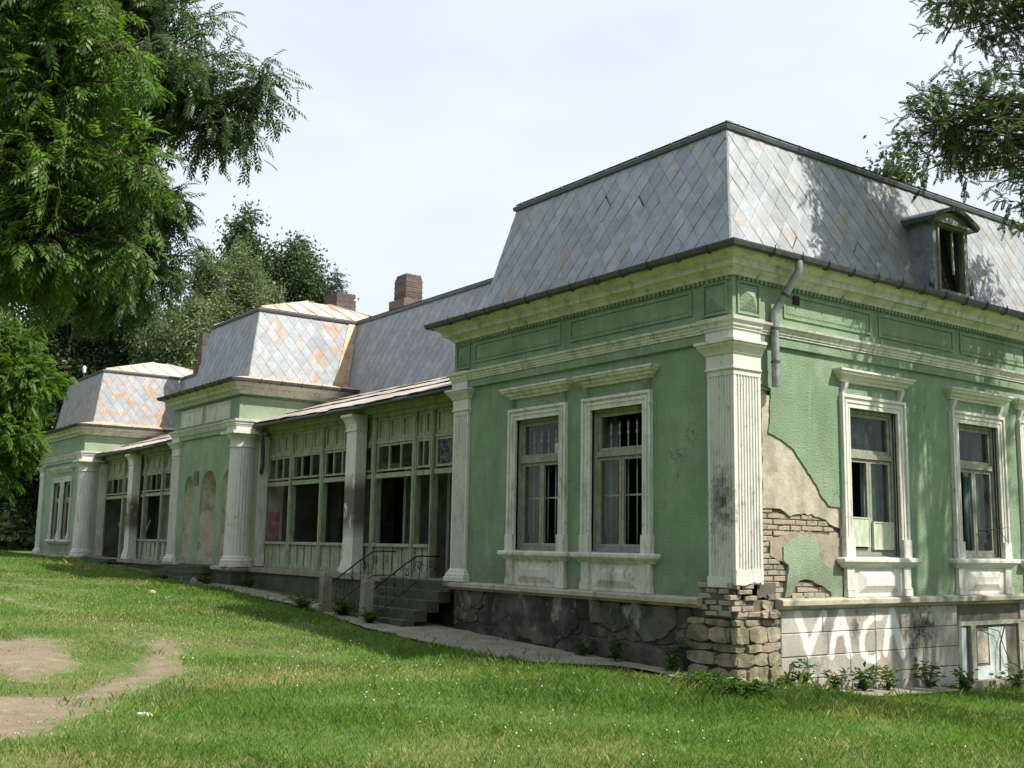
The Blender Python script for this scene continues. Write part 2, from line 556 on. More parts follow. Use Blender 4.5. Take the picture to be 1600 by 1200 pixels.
soot_spot(m_block, (0, 4.35, -.5), (1, .62, .5), (.018, .018, .02), .95)
soot_spot(m_white, (-.2, -.06, 1.35), (.34, .12, .75), (.055, .055, .055), .85)
soot_spot(m_block, (0, 2.68, -.45), (1, .16, .35), (.03, .03, .035), .8)
soot_spot(m_block, (0, 1.75, -.95), (1, .6, .2), (.12, .12, .125), .6)
def graffiti(mt, segs, col):
    """brushed letters, flat paint on the blocks: strokes as segments in (y, z) metres"""
    t = mt.node_tree
    bs = t.nodes['Principled BSDF']
    src = bs.inputs['Base Color'].links[0].from_socket
    ge = t.nodes.new('ShaderNodeNewGeometry')
    ml = t.nodes.new('ShaderNodeVectorMath')
    ml.operation = 'MULTIPLY'
    ml.inputs[1].default_value = (0, 1, 1)
    t.links.new(ge.outputs['Position'], ml.inputs[0])
    p = ml.outputs[0]

    def vm(op, a, b_):
        n = t.nodes.new('ShaderNodeVectorMath')
        n.operation = op
        for k, q in ((0, a), (1, b_)):
            if q is None: continue
            if isinstance(q, tuple): n.inputs[k].default_value = q
            else: t.links.new(q, n.inputs[k])
        return n

    def mm(op, a, b_, clamp=False):
        n = t.nodes.new('ShaderNodeMath')
        n.operation = op
        n.use_clamp = clamp
        for k, q in ((0, a), (1, b_)):
            if isinstance(q, (int, float)): n.inputs[k].default_value = q
            else: t.links.new(q, n.inputs[k])
        return n.outputs[0]
    best = None
    for (a, b_, wd) in segs:
        ba = (0, b_[0] - a[0], b_[1] - a[1])
        pa = vm('SUBTRACT', p, (0, a[0], a[1])).outputs[0]
        dt = vm('DOT_PRODUCT', pa, ba).outputs['Value']
        h = mm('MULTIPLY', dt, 1 / (ba[1] ** 2 + ba[2] ** 2), True)
        sc = t.nodes.new('ShaderNodeVectorMath')
        sc.operation = 'SCALE'
        sc.inputs[0].default_value = ba
        t.links.new(h, sc.inputs['Scale'])
        d = vm('LENGTH', vm('SUBTRACT', pa, sc.outputs[0]).outputs[0], None).outputs['Value']
        d = mm('SUBTRACT', d, wd / 2)
        best = d if best is None else mm('MINIMUM', best, d)
    n1 = nd(t, 'ShaderNodeTexNoise', Scale=11., Detail=4., Roughness=.7)
    t.links.new(ge.outputs['Position'], n1.inputs['Vector'])
    dd = mm('ADD', best, mm('MULTIPLY', mm('SUBTRACT', n1.outputs[0], .5), .09))
    mk = t.nodes.new('ShaderNodeMapRange')
    mk.inputs[1].default_value, mk.inputs[2].default_value = .012, -.014
    t.links.new(dd, mk.inputs[0])
    # dry-brush streaks and worn spots
    mp_ = t.nodes.new('ShaderNodeMapping')
    mp_.inputs['Scale'].default_value = (1, 2.2, .55)
    t.links.new(ge.outputs['Position'], mp_.inputs[0])
    n2 = nd(t, 'ShaderNodeTexNoise', Scale=13., Detail=5., Roughness=.72)
    t.links.new(mp_.outputs[0], n2.inputs['Vector'])
    m2 = t.nodes.new('ShaderNodeMapRange')
    m2.inputs[1].default_value, m2.inputs[2].default_value = .68, .54
    m2.inputs[3].default_value, m2.inputs[4].default_value = .62, .97
    t.links.new(n2.outputs[0], m2.inputs[0])
    fac = mm('MULTIPLY', mk.outputs[0], m2.outputs[0])
    mi = t.nodes.new('ShaderNodeMix')
    mi.data_type = 'RGBA'
    mi.inputs[7].default_value = (*col, 1)
    t.links.new(fac, mi.inputs[0])
    t.links.new(src, mi.inputs[6])
    t.links.new(mi.outputs[2], bs.inputs['Base Color'])


def poly_segs(pts, wd):
    return [(a, b_, wd) for a, b_ in zip(pts, pts[1:])]


graffiti(m_block, poly_segs([(1.30, -.24), (1.42, -.47), (1.53, -.76)], .16) + poly_segs([(1.90, -.24), (1.74, -.44), (1.54, -.74)], .15)
         + poly_segs([(2.30, -.22), (2.15, -.51), (2.06, -.84)], .13) + poly_segs([(2.32, -.22), (2.42, -.52), (2.50, -.85)], .14) + poly_segs([(2.18, -.5), (2.42, -.48)], .15)
         + poly_segs([(3.28, -.30), (3.10, -.30), (2.92, -.42), (2.80, -.62), (2.82, -.82), (2.94, -.93), (3.10, -.95), (3.19, -.90)], .13)
         + poly_segs([(3.60, -.26), (3.47, -.5), (3.39, -.85)], .15) + poly_segs([(3.60, -.26), (3.71, -.55), (3.83, -.88)], .18) + poly_segs([(3.5, -.55), (3.68, -.53)], .1),
         (.66, .66, .65))
m_brick = pmat('exposed_brick', (.30, .18, .12), .95, var=.2, vscale=10, bump=.6, bscale=40, rnd=.35,
               layers=[((.37, .325, .255), 2.2, .28, .44, .9), ((.13, .12, .085), 4, .52, .66, .75)])
m_brick2 = pmat('chimney_brick', (.115, .09, .078), .95, var=.25, vscale=5, bump=.5, bscale=25, rnd=.2,
                layers=[((.085, .075, .07), 4, .5, .65, .7)])
m_cream = pmat('old_render', (.45, .405, .32), .95, var=.18, vscale=5, bump=.5, bscale=20,
               layers=[((.27, .245, .195), 2.2, .46, .62, .8), ((.58, .55, .47), 3, .58, .7, .6), ((.16, .13, .09), 12, .64, .72, .8)])
m_grey = pmat('grey_render', (.32, .28, .22), .95, var=.18, vscale=6, bump=.5, bscale=22,
              layers=[((.18, .16, .12), 4, .5, .7, .7)])
m_niche = pmat('beige_niche_plaster', (.55, .50, .40), .95, var=.2, vscale=2.5, bump=.25, bscale=25,
               layers=[((.13, .12, .10), 1.8, .5, .64, .75, (1, 1, .8)), ((.52, .48, .38), 3, .6, .75, .5)])
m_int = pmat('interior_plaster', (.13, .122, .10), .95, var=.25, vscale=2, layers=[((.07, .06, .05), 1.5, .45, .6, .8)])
m_dark = pmat('interior_shade', (.03, .028, .025), .95, var=.3)  # near-black colour stands in for the shade inside openings
m_curt = pmat('teal_curtain', (.15, .22, .20), .9, var=.15, vscale=6, layers=[((.12, .16, .16), 4, .5, .7, .6, (6, 6, .3))])
m_board = pmat('pale_painted_board', (.50, .55, .43), .8, var=.15, vscale=6, bump=.15, bscale=60,
               layers=[((.3, .33, .25), 4, .5, .7, .6, (3, 3, .5))])
m_blue = pmat('pale_blue_board', (.52, .58, .57), .8, var=.15, vscale=6, layers=[((.28, .25, .18), 5, .58, .7, .7)])
m_paint = pmat('white_graffiti_paint', (.74, .74, .72), .85, var=.08, vscale=9, bump=.3, bscale=28,
               layers=[((.42, .38, .31), 6, .55, .64, .9, (1, 1.4, .7)), ((.42, .38, .31), 22, .58, .66, .9, (1, 1.6, .5)), ((.55, .55, .53), 3, .5, .7, .6)])
m_plaq = pmat('slate_plaque', (.10, .13, .13), .6, var=.2)
m_bark = pmat('bark', (.095, .078, .058), .95, var=.35, vscale=12, bump=.8, bscale=30)
m_twig = pmat('twig', (.10, .085, .05), .95, var=.3)
m_litter = pmat('white_litter', (.78, .78, .76), .7, var=.06)
m_poster = pmat('faded_red_poster', (.42, .2, .17), .8, var=.25, vscale=5, layers=[((.55, .42, .38), 5, .5, .65, .7)])
m_frame_d = pmat('door_white', (.50, .50, .45), .8, var=.12, vscale=4, layers=[((.2, .19, .15), 2, .52, .7, .7)])
m_dormer = pmat('dormer_zinc', (.27, .30, .33), .5, .4, var=.25, vscale=5, layers=[((.12, .12, .12), 4, .55, .7, .6)])


def shingle_mat(name, lo, hi, amt, rust):
    mt = pmat(name, (.325, .348, .375), .6, .2, var=.16, vscale=5, rnd=.16, isl=True, bump=.08, bscale=9,
              layers=[((.24, .262, .29), 3, .5, .72, .6), ((.42, .435, .445), 7, .58, .75, .5), ((.30, .255, .20), 2.6, .60, .74, .55, (2.4, 2.4, .5)), ((.17, .175, .18), 1.3, .56, .72, .5, (1, 1, 1.4))])
    t = mt.node_tree
    bs = t.nodes['Principled BSDF']
    src = bs.inputs['Base Color'].links[0].from_socket
    ge = t.nodes.new('ShaderNodeNewGeometry')
    fr = [n for n in t.nodes if n.type == 'MATH' and n.operation == 'FRACT'][0]
    # some single sheets have rusted
    r1 = t.nodes.new('ShaderNodeMapRange')
    r1.inputs[1].default_value, r1.inputs[2].default_value = lo, hi
    t.links.new(fr.outputs[0], r1.inputs[0])
    n2 = nd(t, 'ShaderNodeTexNoise', Scale=3.2, Detail=6., Roughness=.6)
    t.links.new(ge.outputs['Position'], n2.inputs['Vector'])
    r2 = t.nodes.new('ShaderNodeMapRange')
    r2.inputs[1].default_value, r2.inputs[2].default_value = .40, .60
    r2.inputs[4].default_value = amt
    t.links.new(n2.outputs[0], r2.inputs[0])
    mu = t.nodes.new('ShaderNodeMath')
    mu.operation = 'MULTIPLY'
    t.links.new(r1.outputs[0], mu.inputs[0])
    t.links.new(r2.outputs[0], mu.inputs[1])
    mi = t.nodes.new('ShaderNodeMix')
    mi.data_type = 'RGBA'
    mi.inputs[7].default_value = (*rust, 1)
    t.links.new(mu.outputs[0], mi.inputs[0])
    t.links.new(src, mi.inputs[6])
    t.links.new(mi.outputs[2], bs.inputs['Base Color'])
    iv = t.nodes.new('ShaderNodeMapRange')
    iv.inputs[3].default_value, iv.inputs[4].default_value = .2, 0.
    t.links.new(mu.outputs[0], iv.inputs[0])
    t.links.new(iv.outputs[0], bs.inputs['Metallic'])
    return mt


m_shing = shingle_mat('zinc_shingle', .86, .94, .75, (.33, .25, .17))
m_shing2 = shingle_mat('rust_spotted_shingle', .55, .72, .9, (.42, .24, .12))
m_rustroof = pmat('rusty_seam_roof', (.62, .57, .48), .6, .2, var=.12, vscale=3, rnd=.1,
                  layers=[((.45, .24, .10), 1.5, .48, .64, .75), ((.36, .16, .07), 3, .62, .72, .7)])
m_vroof = pmat('faded_sheet_roof', (.50, .45, .40), .65, .15, var=.16, vscale=3, rnd=.2,
               layers=[((.40, .24, .16), 2.5, .5, .66, .6), ((.25, .23, .21), 5, .56, .7, .6)])
m_skirt = pmat('rusty_eave_sheet', (.58, .45, .32), .6, .2, var=.15, vscale=3,
               layers=[((.40, .2, .08), 2.5, .5, .64, .7)])


def glass_mat():
    """thin dusty sheet glass: transparent, mirroring by angle, with a film of dirt"""
    mt = bpy.data.materials.new('old_window_glass')
    mt.use_nodes = True
    t = mt.node_tree
    t.nodes.remove(t.nodes['Principled BSDF'])
    g = nd(t, 'ShaderNodeBsdfGlossy', Roughness=.02)
    g.inputs['Color'].default_value = (.75, .8, .78, 1)
    tr = t.nodes.new('ShaderNodeBsdfTransparent')
    tr.inputs[0].default_value = (.80, .85, .83, 1)
    lw = nd(t, 'ShaderNodeLayerWeight', Blend=.5)
    pw = t.nodes.new('ShaderNodeMath')
    pw.operation = 'POWER'
    pw.inputs[1].default_value = 4.0
    t.links.new(lw.outputs['Facing'], pw.inputs[0])
    ma = t.nodes.new('ShaderNodeMath')
    ma.operation = 'MULTIPLY_ADD'
    ma.inputs[1].default_value = .7
    ma.inputs[2].default_value = .03
    t.links.new(pw.outputs[0], ma.inputs[0])
    ge = t.nodes.new('ShaderNodeNewGeometry')
    nb = nd(t, 'ShaderNodeTexNoise', Scale=2.5, Detail=2.)
    t.links.new(ge.outputs['Position'], nb.inputs['Vector'])
    bu = nd(t, 'ShaderNodeBump', Strength=.12, Distance=.02)
    t.links.new(nb.outputs[0], bu.inputs['Height'])
    t.links.new(bu.outputs[0], g.inputs['Normal'])
    ms = t.nodes.new('ShaderNodeMixShader')
    t.links.new(ma.outputs[0], ms.inputs[0])
    t.links.new(tr.outputs[0], ms.inputs[1])
    t.links.new(g.outputs[0], ms.inputs[2])
    df = t.nodes.new('ShaderNodeBsdfDiffuse')
    df.inputs[0].default_value = (.17, .21, .18, 1)
    n2 = nd(t, 'ShaderNodeTexNoise', Scale=6., Detail=5., Roughness=.7)
    t.links.new(ge.outputs['Position'], n2.inputs['Vector'])
    m2 = t.nodes.new('ShaderNodeMapRange')
    m2.inputs[1].default_value, m2.inputs[2].default_value = .4, .75
    m2.inputs[3].default_value, m2.inputs[4].default_value = .03, .28
    t.links.new(n2.outputs[0], m2.inputs[0])
    m3 = t.nodes.new('ShaderNodeMixShader')
    t.links.new(m2.outputs[0], m3.inputs[0])
    t.links.new(ms.outputs[0], m3.inputs[1])
    t.links.new(df.outputs[0], m3.inputs[2])
    t.links.new(m3.outputs[0], t.nodes['Material Output'].inputs[0])
    return mt


m_glass = glass_mat()


# ------------------------------------------------------------------ ground
FX = [-120, -60, -40, -30.6, -22, -17.3, -12, -7, -4.2, 0, 8, 30, 300]
FZ = [.1, .05, -.08, -.2, -.47, -.55, -.75, -.92, -1.04, -1.13, -1.2, -1.3, -1.3]
SY = [-300, 0, .84, 2, 3.6, 5.3, 7.3, 20, 300]
SZ = [0, 0, -.15, -.24, -.32, -.37, -.40, -.5, -.5]


def gz(x, y):
    x, y = np.asarray(x, float), np.asarray(y, float)
    z = np.interp(x, FX, FZ) + .016 * np.clip(-y, 0, 30)
    k = np.clip((x + 3) / 3, 0, 1)
    z = z + k * np.interp(y, SY, SZ)
    n = np.sin(x * .9 + 1.3 * np.sin(y * .7)) * np.cos(y * .8 + .6 * np.sin(x * .5)) * .028 \
        + np.sin(x * 2.9 + y * 1.7) * np.sin(y * 2.3 - x * 1.1) * .010
    near = np.clip((-y - .4) / 2.0, 0, 1) + np.clip((x - .8) / 2, 0, 1)
    return z + n * np.clip(near, 0, 1)


def npmesh(name, v, f):
    """v (n,3), f (m,k) numpy -> mesh"""
    me = bpy.data.meshes.new(name)
    n, (mf, k) = len(v), f.shape
    me.vertices.add(n)
    me.vertices.foreach_set('co', np.ascontiguousarray(v, np.float32).ravel())
    me.loops.add(mf * k)
    me.loops.foreach_set('vertex_index', np.ascontiguousarray(f, np.int32).ravel())
    me.polygons.add(mf)
    me.polygons.foreach_set('loop_start', np.arange(mf, dtype=np.int32) * k)
    me.polygons.foreach_set('loop_total', np.full(mf, k, np.int32))
    me.update(calc_edges=True)
    return me


def axis(lo, hi, near0, near1, fine, steps=16):
    a = np.arange(near0, near1 + 1e-6, fine)
    l = near0 - np.geomspace(fine, near0 - lo, steps)[::-1]
    h = near1 + np.geomspace(fine, hi - near1, steps)
    return np.concatenate([l, a, h])


gx, gy = axis(-600, 400, -45, 14, .4), axis(-400, 600, -16, 12, .4)
GX, GY = np.meshgrid(gx, gy, indexing='ij')
V = np.stack([GX, GY, gz(GX, GY)], -1).reshape(-1, 3)
nx, ny = len(gx), len(gy)
I = np.arange(nx * ny).reshape(nx, ny)
F = np.stack([I[:-1, :-1], I[1:, :-1], I[1:, 1:], I[:-1, 1:]], -1).reshape(-1, 4)
m_ground = pmat('lawn_soil', (.095, .145, .03), .95, var=.3, vscale=2, bump=.5, bscale=30,
                layers=[((.17, .15, .065), .45, .52, .66, .7), ((.06, .11, .02), 1.3, .5, .7, .6),
                        ((.2, .17, .09), 5, .6, .75, .5)])
me = npmesh('ground', V, F)
me.polygons.foreach_set('use_smooth', [True] * len(me.polygons))
tag(link_mesh('ground', me, m_ground), kind='structure', label='sloping lawn of short patchy grass around the villa')

# bare dirt track, left foreground (outline in metres on the lawn)
PATHS = [
    [(-7.3, -9.6), (-7.0, -8.0), (-7.3, -7.45), (-6.6, -7.2), (-5.7, -7.2), (-4.2, -7.5), (-3.6, -7.75), (-3.4, -8.1),
     (-2.6, -8.3), (-2.7, -8.9), (-3.6, -9.0), (-5.0, -9.3)],
    [(-3.7, -7.35), (-4.6, -7.0), (-6.4, -6.3), (-7.6, -5.6), (-7.2, -5.4), (-5.6, -5.75), (-4.3, -6.05), (-3.2, -6.45),
     (-2.5, -7.0), (-1.5, -7.75), (-.6, -8.2), (.3, -8.95), (.7, -9.5), (.4, -11.5), (-2.0, -11.5), (-2.2, -9.35),
     (-2.0, -8.5), (-2.9, -7.9)],
    [(-15, -7.1), (-13.5, -6.9), (-12.2, -6.6), (-10.2, -5.9), (-11.0, -5.7), (-13, -6.2), (-15, -6.5)],
    [(-21, -6.2), (-18.5, -5.8), (-16, -5.3), (-13.5, -5.0), (-15, -4.75), (-18, -5.15), (-21, -5.6)],
]
PATHS = [rough(rough(p, .3, .12, 5 + i), .1, .05, 50 + i) for i, p in enumerate(PATHS)]
m_dirt = pmat('bare_dirt', (.225, .18, .12), .97, var=.16, vscale=3, bump=.5, bscale=35,
              layers=[((.36, .31, .23), 5, .55, .7, .6), ((.15, .115, .075), 1.1, .5, .68, .6), ((.11, .125, .045), 2.6, .58, .7, .7)])


def ground_patch(b, poly, lift, step=.25):
    """triangulated patch that follows the terrain (grid cells whose centre is inside)"""
    xs = [p[0] for p in poly]
    ys = [p[1] for p in poly]
    tri = tessellate_polygon([[Vector((p[0], p[1], 0)) for p in poly]])
    bm = bmesh.new()
    vs = [bm.verts.new((p[0], p[1], 0)) for p in poly]
    for t in tri:
        try: bm.faces.new([vs[i] for i in t])
        except ValueError: pass
    for ax, lo, hi in ((0, min(xs), max(xs)), (1, min(ys), max(ys))):
        q = lo + step
        while q < hi:
            co = [0, 0, 0]; co[ax] = q
            nn = [0, 0, 0]; nn[ax] = 1
            bmesh.ops.bisect_plane(bm, geom=bm.verts[:] + bm.edges[:] + bm.faces[:], plane_co=co, plane_no=nn)
            q += step
    bm.verts.index_update()
    o = len(b.v)
    for v in bm.verts:
        b.v.append((v.co.x, v.co.y, float(gz(v.co.x, v.co.y)) + lift))
    for f in bm.faces:
        b.f.append(tuple(o + v.index for v in f.verts))
    bm.free()


b = MB()
for p in PATHS: ground_patch(b, p, .012, .16)
seg = np.array([(p[i], p[(i + 1) % len(p)]) for p in PATHS for i in range(len(p))])
vx = np.array([q[:2] for q in b.v])
A_, B_ = seg[:, 0][None], seg[:, 1][None]
t_ = np.clip(((vx[:, None] - A_) * (B_ - A_)).sum(-1) / ((B_ - A_) ** 2).sum(-1), 0, 1)
ed_ = np.sqrt((((A_ + t_[..., None] * (B_ - A_)) - vx[:, None]) ** 2).sum(-1)).min(1)
b.v = [(q[0], q[1], q[2] - .05 * max(0., 1 - e_ / .22)) for q, e_ in zip(b.v, ed_)]
dp_ = b.build('dirt_path', m_dirt, recalc=False, smooth=True, kind='structure', label='bare brown dirt track worn into the lawn')
at = dp_.data.attributes.new('edge', 'FLOAT', 'POINT')
at.data.foreach_set('value', ed_.astype(np.float32))
t = m_dirt.node_tree                                 # worn edge: soil and grass roots show through
bs_ = t.nodes['Principled BSDF']
src = bs_.inputs['Base Color'].links[0].from_socket
an = t.nodes.new('ShaderNodeAttribute')
an.attribute_name = 'edge'
ge = t.nodes.new('ShaderNodeNewGeometry')
ns = nd(t, 'ShaderNodeTexNoise', Scale=4.5, Detail=5., Roughness=.7)
t.links.new(ge.outputs['Position'], ns.inputs['Vector'])
ad = t.nodes.new('ShaderNodeMath')
ad.operation = 'MULTIPLY_ADD'
ad.inputs[1].default_value = .9
t.links.new(ns.outputs[0], ad.inputs[0])
t.links.new(an.outputs['Fac'], ad.inputs[2])
mr_ = t.nodes.new('ShaderNodeMapRange')
mr_.inputs[1].default_value, mr_.inputs[2].default_value = .92, .50
t.links.new(ad.outputs[0], mr_.inputs[0])
mi = t.nodes.new('ShaderNodeMix')
mi.data_type = 'RGBA'
mi.inputs[7].default_value = (.115, .14, .04, 1)
t.links.new(mr_.outputs[0], mi.inputs[0])
t.links.new(src, mi.inputs[6])
t.links.new(mi.outputs[2], bs_.inputs['Base Color'])

# concrete apron round the foot of the building
APRON = [[(-20, -.75), (-14, -.9), (-11.5, -.95), (-9.5, -1.35), (-7.5, -1.7), (-5.5, -1.75), (-3.6, -1.75), (-2.6, -1.55), (-2.2, -1.1), (-1.9, -.6), (-.9, -.55), (.3, -.62), (1.0, -.6),
          (1.05, .3), (.85, 1.6), (.7, 3.2), (.55, 4.6), (.02, 4.6), (.02, -.02), (-20, -.02)]]
b = MB()
for p in APRON: ground_patch(b, rough(p, .3, .07, 9), .045, .4)
o = len(b.v)
b.build('pavement', m_conc, recalc=False, kind='structure', label='cracked concrete apron along the foot of the villa')

# ------------------------------------------------------------------ the villa
villa = empty('villa', (0, 0, 0), 'long derelict pale green villa with grey mansard roofs and wooden verandas', 'house')
V_ = villa
XM0, XM1 = -7.2, 0.0            # near pavilion
XC0, XC1 = -23.3, -18.17        # middle pavilion
XF0, XF1 = -40.1, -33.5         # far pavilion
YEND = 14.0
ZT = 7.38                       # mansard top
P_MAIN = [(XM0, 3.5), (XM0, 0), (XM1, 0), (XM1, YEND)]
P_MID = [(XC0, 3.5), (XC0, 0), (XC1, 0), (XC1, 3.5)]
P_FAR = [(XF0, 10), (XF0, 0), (XF1, 0), (XF1, 3.5)]

# window layout: centre u, outer trim half width .83, z .62..3.15
WF = [-4.58, -2.49]
WS = [3.24, 6.25, 8.42, 11.0]
WFAR = [-37.25, -35.65]
OPW, OZ0, OZ1 = .63, .64, 2.95


def opening(c, hw=OPW):
    return [(c - hw, OZ0), (c + hw, OZ0), (c + hw, OZ1), (c - hw, OZ1)]


# --- walls
one(lambda b: b.sheet([(XM0, 0), (XM1, 0), (XM1, 4.9), (XM0, 4.9)], [opening(c) for c in WF], 0, -.4), 'wall', m_green, V_, PF,
    label='dark green stuccoed front wall of the near pavilion')
DMG = rough(rough([(.45, .02), (.45, 3.10), (.80, 3.08), (.78, 2.8), (.75, 2.42), (.89, 2.36), (1.15, 2.29), (1.32, 2.18), (1.54, 1.97), (1.74, 1.75),
             (1.93, 1.55), (2.1, 1.40), (2.41, 1.37), (2.41, .02)], .12, .03, 3), .03, .009, 13)
DMG[0] = (.45, .02)
b = MB(PS)
b.sheet([(.4, 0), (YEND, 0), (YEND, 4.9), (.4, 4.9)], [DMG] + [opening(c) for c in WS], 0, -.028, back=False)
wall_side = b.build('wall', m_green, V_, label='sunlit green side wall with a large patch of lost plaster beside the corner')
b = MB(PS)
b.sheet([(.4, 0), (YEND, 0), (YEND, 4.9), (.4, 4.9)], [opening(c, OPW + .002) for c in WS], -.06, -.4)
core = b.build('wall_core', m_mortar, V_)
# remaining plaster layers inside the lost patch
b = MB(PS)
b.sheet(rough([(.62, 1.31), (.62, 2.98), (.86, 2.98), (.83, 2.4), (1.0, 2.42), (1.25, 2.35), (1.45, 2.2), (1.8, 1.8), (2.2, 1.5), (2.44, 1.45), (2.44, 1.04),
                (2.25, 1.08), (1.88, 1.22), (1.55, 1.26), (1.21, 1.21), (1.0, 1.30)], .08, .022, 4), [], -.022, -.061, back=False)
b.build('render_patch', m_cream, wall_side)
b = MB(PS)
b.sheet(rough([(.76, .62), (.76, .82), (1.02, .92), (1.5, 1.0), (1.75, .97), (1.85, .95), (2.41, .92), (2.41, .4), (2.1, .42), (1.86, .6), (1.6, .5), (1.12, .49), (.9, .58)], .08, .02, 5), [], -.024, -.061, back=False)
b.build('render_patch', m_grey, wall_side)
b = MB(PS)
b.sheet(rough([(1.03, .75), (1.2, .85), (1.61, .94), (1.80, .86), (1.84, .62), (2.12, .43), (2.40, .38), (2.40, .005), (2.13, .005), (2.1, .1), (1.87, .2),
               (1.67, .26), (1.53, .29), (1.39, .27), (1.28, .18), (1.2, .06), (1.04, .02), (1.1, .24), (1.15, .48), (1.03, .56)], .08, .016, 6), [], -.004, -.059, back=False)
b.build('plaster_patch', m_green, wall_side)

# bricks shown where the plaster is gone
def brick_mesh(seed, l=.245, d=.05, h=.07):
    r = random.Random(seed)
    b = MB()
    j = lambda a: a + r.uniform(-.005, .005)
    c = .008
    pts = []
    for (x, z) in ((0, 0), (l, 0), (l, h), (0, h)):
        pts.append((j(x), j(0), j(z)))
    bk = [(p[0], -d, p[2]) for p in pts]
    fr = [(p[0] + (c if p[0] < l / 2 else -c), p[1] + .006, p[2] + (c if p[2] < h / 2 else -c)) for p in pts]
    a = b.add(bk + pts + fr)
    for k in range(4):
        k2 = (k + 1) % 4
        b.f.append((a + k, a + k2, a + 4 + k2, a + 4 + k))
        b.f.append((a + 4 + k, a + 4 + k2, a + 8 + k2, a + 8 + k))
    b.f.append((a + 8, a + 9, a + 10, a + 11))
    me = bpy.data.meshes.new('brick')
    me.from_pydata([(-y * 0 + y, x, z) for x, y, z in b.v], [], b.f)   # length along y, outside +x
    me.materials.append(m_brick)
    return me


BR = [brick_mesh(i) for i in range(8)]
rb = random.Random(21)
CREAM = [(.62, 1.31), (.62, 3), (2.44, 1.5), (2.44, 1.06), (1.88, 1.22), (1.21, 1.23)]
GREYP = [(.78, .62), (.78, .82), (1.5, 1.0), (2.41, .92), (2.41, .0), (2.1, .1), (1.53, .3), (1.28, .2), (1.18, .02), (1.06, .03), (1.15, .5)]


def put(me, name, parent, loc, rz=0., rx=0., ry=0., sc=(1, 1, 1)):
    o = bpy.data.objects.new(name, me)
    COL.objects.link(o)
    o.parent = parent
    o.location = loc
    o.rotation_euler = (rx, ry, rz)
    o.scale = sc
    return o


for row in range(38):
    z = .012 + row * .082
    y = .47 - (.13 if row % 2 else 0)
    while y < 2.4:
        cy, cz = y + .12, z + .035
        if .46 < cy < 2.38 and inside((cy, cz), DMG) and not (inside((cy, cz), CREAM)) and not inside((cy, cz), GREYP):
            put(rb.choice(BR), 'brick', core, (-.045 + rb.uniform(-.012, .012), y, z), rb.uniform(-.03, .03), rb.uniform(-.015, .015))
        y += .257
# --- broken foot of the corner pilaster: bricks round the corner
for row in range(7):
    z = -.235 + row * .078
    for k in range(2):
        put(rb.choice(BR), 'brick', core, (.03 + rb.uniform(-.05, .015), .0 + k * .257 - (.12 if row % 2 else 0) + rb.uniform(-.03, .03), z + rb.uniform(-.008, .008)), rb.uniform(-.14, .14), rb.uniform(-.07, .07), rb.uniform(-.05, .05), (1, rb.uniform(.7, 1.02), rb.uniform(.8, 1.08)))
    for k in range(2 + row % 2):
        o = put(rb.choice(BR), 'brick', core, (-.245 - k * .255 + (.1 if row % 2 else 0) - .04, -.035 + rb.uniform(-.015, .03), z + rb.uniform(-.008, .008)), -math.pi / 2 + rb.uniform(-.12, .12), rb.uniform(-.07, .07), 0, (1, rb.uniform(.7, 1.02), rb.uniform(.8, 1.08)))
boxo('rubble_core', m_mortar, V_, -.62, .0, -.02, .84, -.26, .24)

# other walls: left side of near pavilion, ends, body, middle, far
boxo('wall', m_green, V_, XM0, XM0 + .4, .4, YEND, 0, 4.9)
boxo('wall', m_int, V_, XM0, 0, YEND, YEND + .3, -2, 4.9)


def arch(c, hw, z0, ztop, n=10):
    zs = ztop - hw
    return [(c - hw, z0), (c + hw, z0)] + [(c + hw * math.cos(math.pi * k / n), zs + hw * math.sin(math.pi * k / n)) for k in range(n + 1)]


NICHE = [(-21.85, .36, .22, 2.62), (-20.27, .62, .03, 2.72), (-18.84, .34, .22, 2.66)]
one(lambda b: b.sheet([(XC0, 0), (XC1, 0), (XC1, 4.95), (XC0, 4.95)], [arch(*q) for q in NICHE], 0, -.5), 'wall', m_greenb, V_, PF,
    label='green wall of the middle pavilion with three arched niches')
boxo('wall', m_green2, V_, XC1 - .4, XC1, .5, .95, 0, 4.95)
boxo('wall', m_niche, V_, XC1 - .4, XC1, .95, 1.4, 0, 4.0)
boxo('wall', m_int, V_, XC1 - .4, XC1, 1.4, 2.9, 0, 4.0)
boxo('wall', m_green2, V_, XC1 - .4, XC1, .95, 3.5, 4.0, 4.95)
boxo('wall', m_green2, V_, XC0, XC0 + .4, .5, 3.5, 0, 4.95)
for c, hw, z0, zt in NICHE:
    b = MB(PF)
    hw -= .003
    n = 14
    zs = zt - .003 - hw
    dep = hw * 1.15
    ring = []
    zl = [z0 + .003 + (zs - z0) * k / 6 for k in range(7)]
    for z in zl:
        ring.append(b.add([(c - hw * math.cos(math.pi * k / n), -.012 - dep * math.sin(math.pi * k / n), z) for k in range(n + 1)]))
    for j in range(1, 7):
        a = math.pi / 2 * j / 6
        ring.append(b.add([(c - hw * math.cos(a) * math.cos(math.pi * k / n), -.012 - dep * math.cos(a) * math.sin(math.pi * k / n), zs + hw * math.sin(a)) for k in range(n + 1)]))
    for a, q in zip(ring, ring[1:]):
        for k in range(n): b.f.append((a + k, a + k + 1, q + k + 1, q + k))
    b.poly([(c - hw * math.cos(math.pi * k / n), -.012 - dep * math.sin(math.pi * k / n), z0 + .003) for k in range(n + 1)])
    b.build('niche', m_niche, V_, smooth=True, recalc=False)
boxo('plaque', m_plaq, V_, -21.42, -21.08, -.03, -.001, 2.33, 2.73, label='small slate blue plaque between two niches')

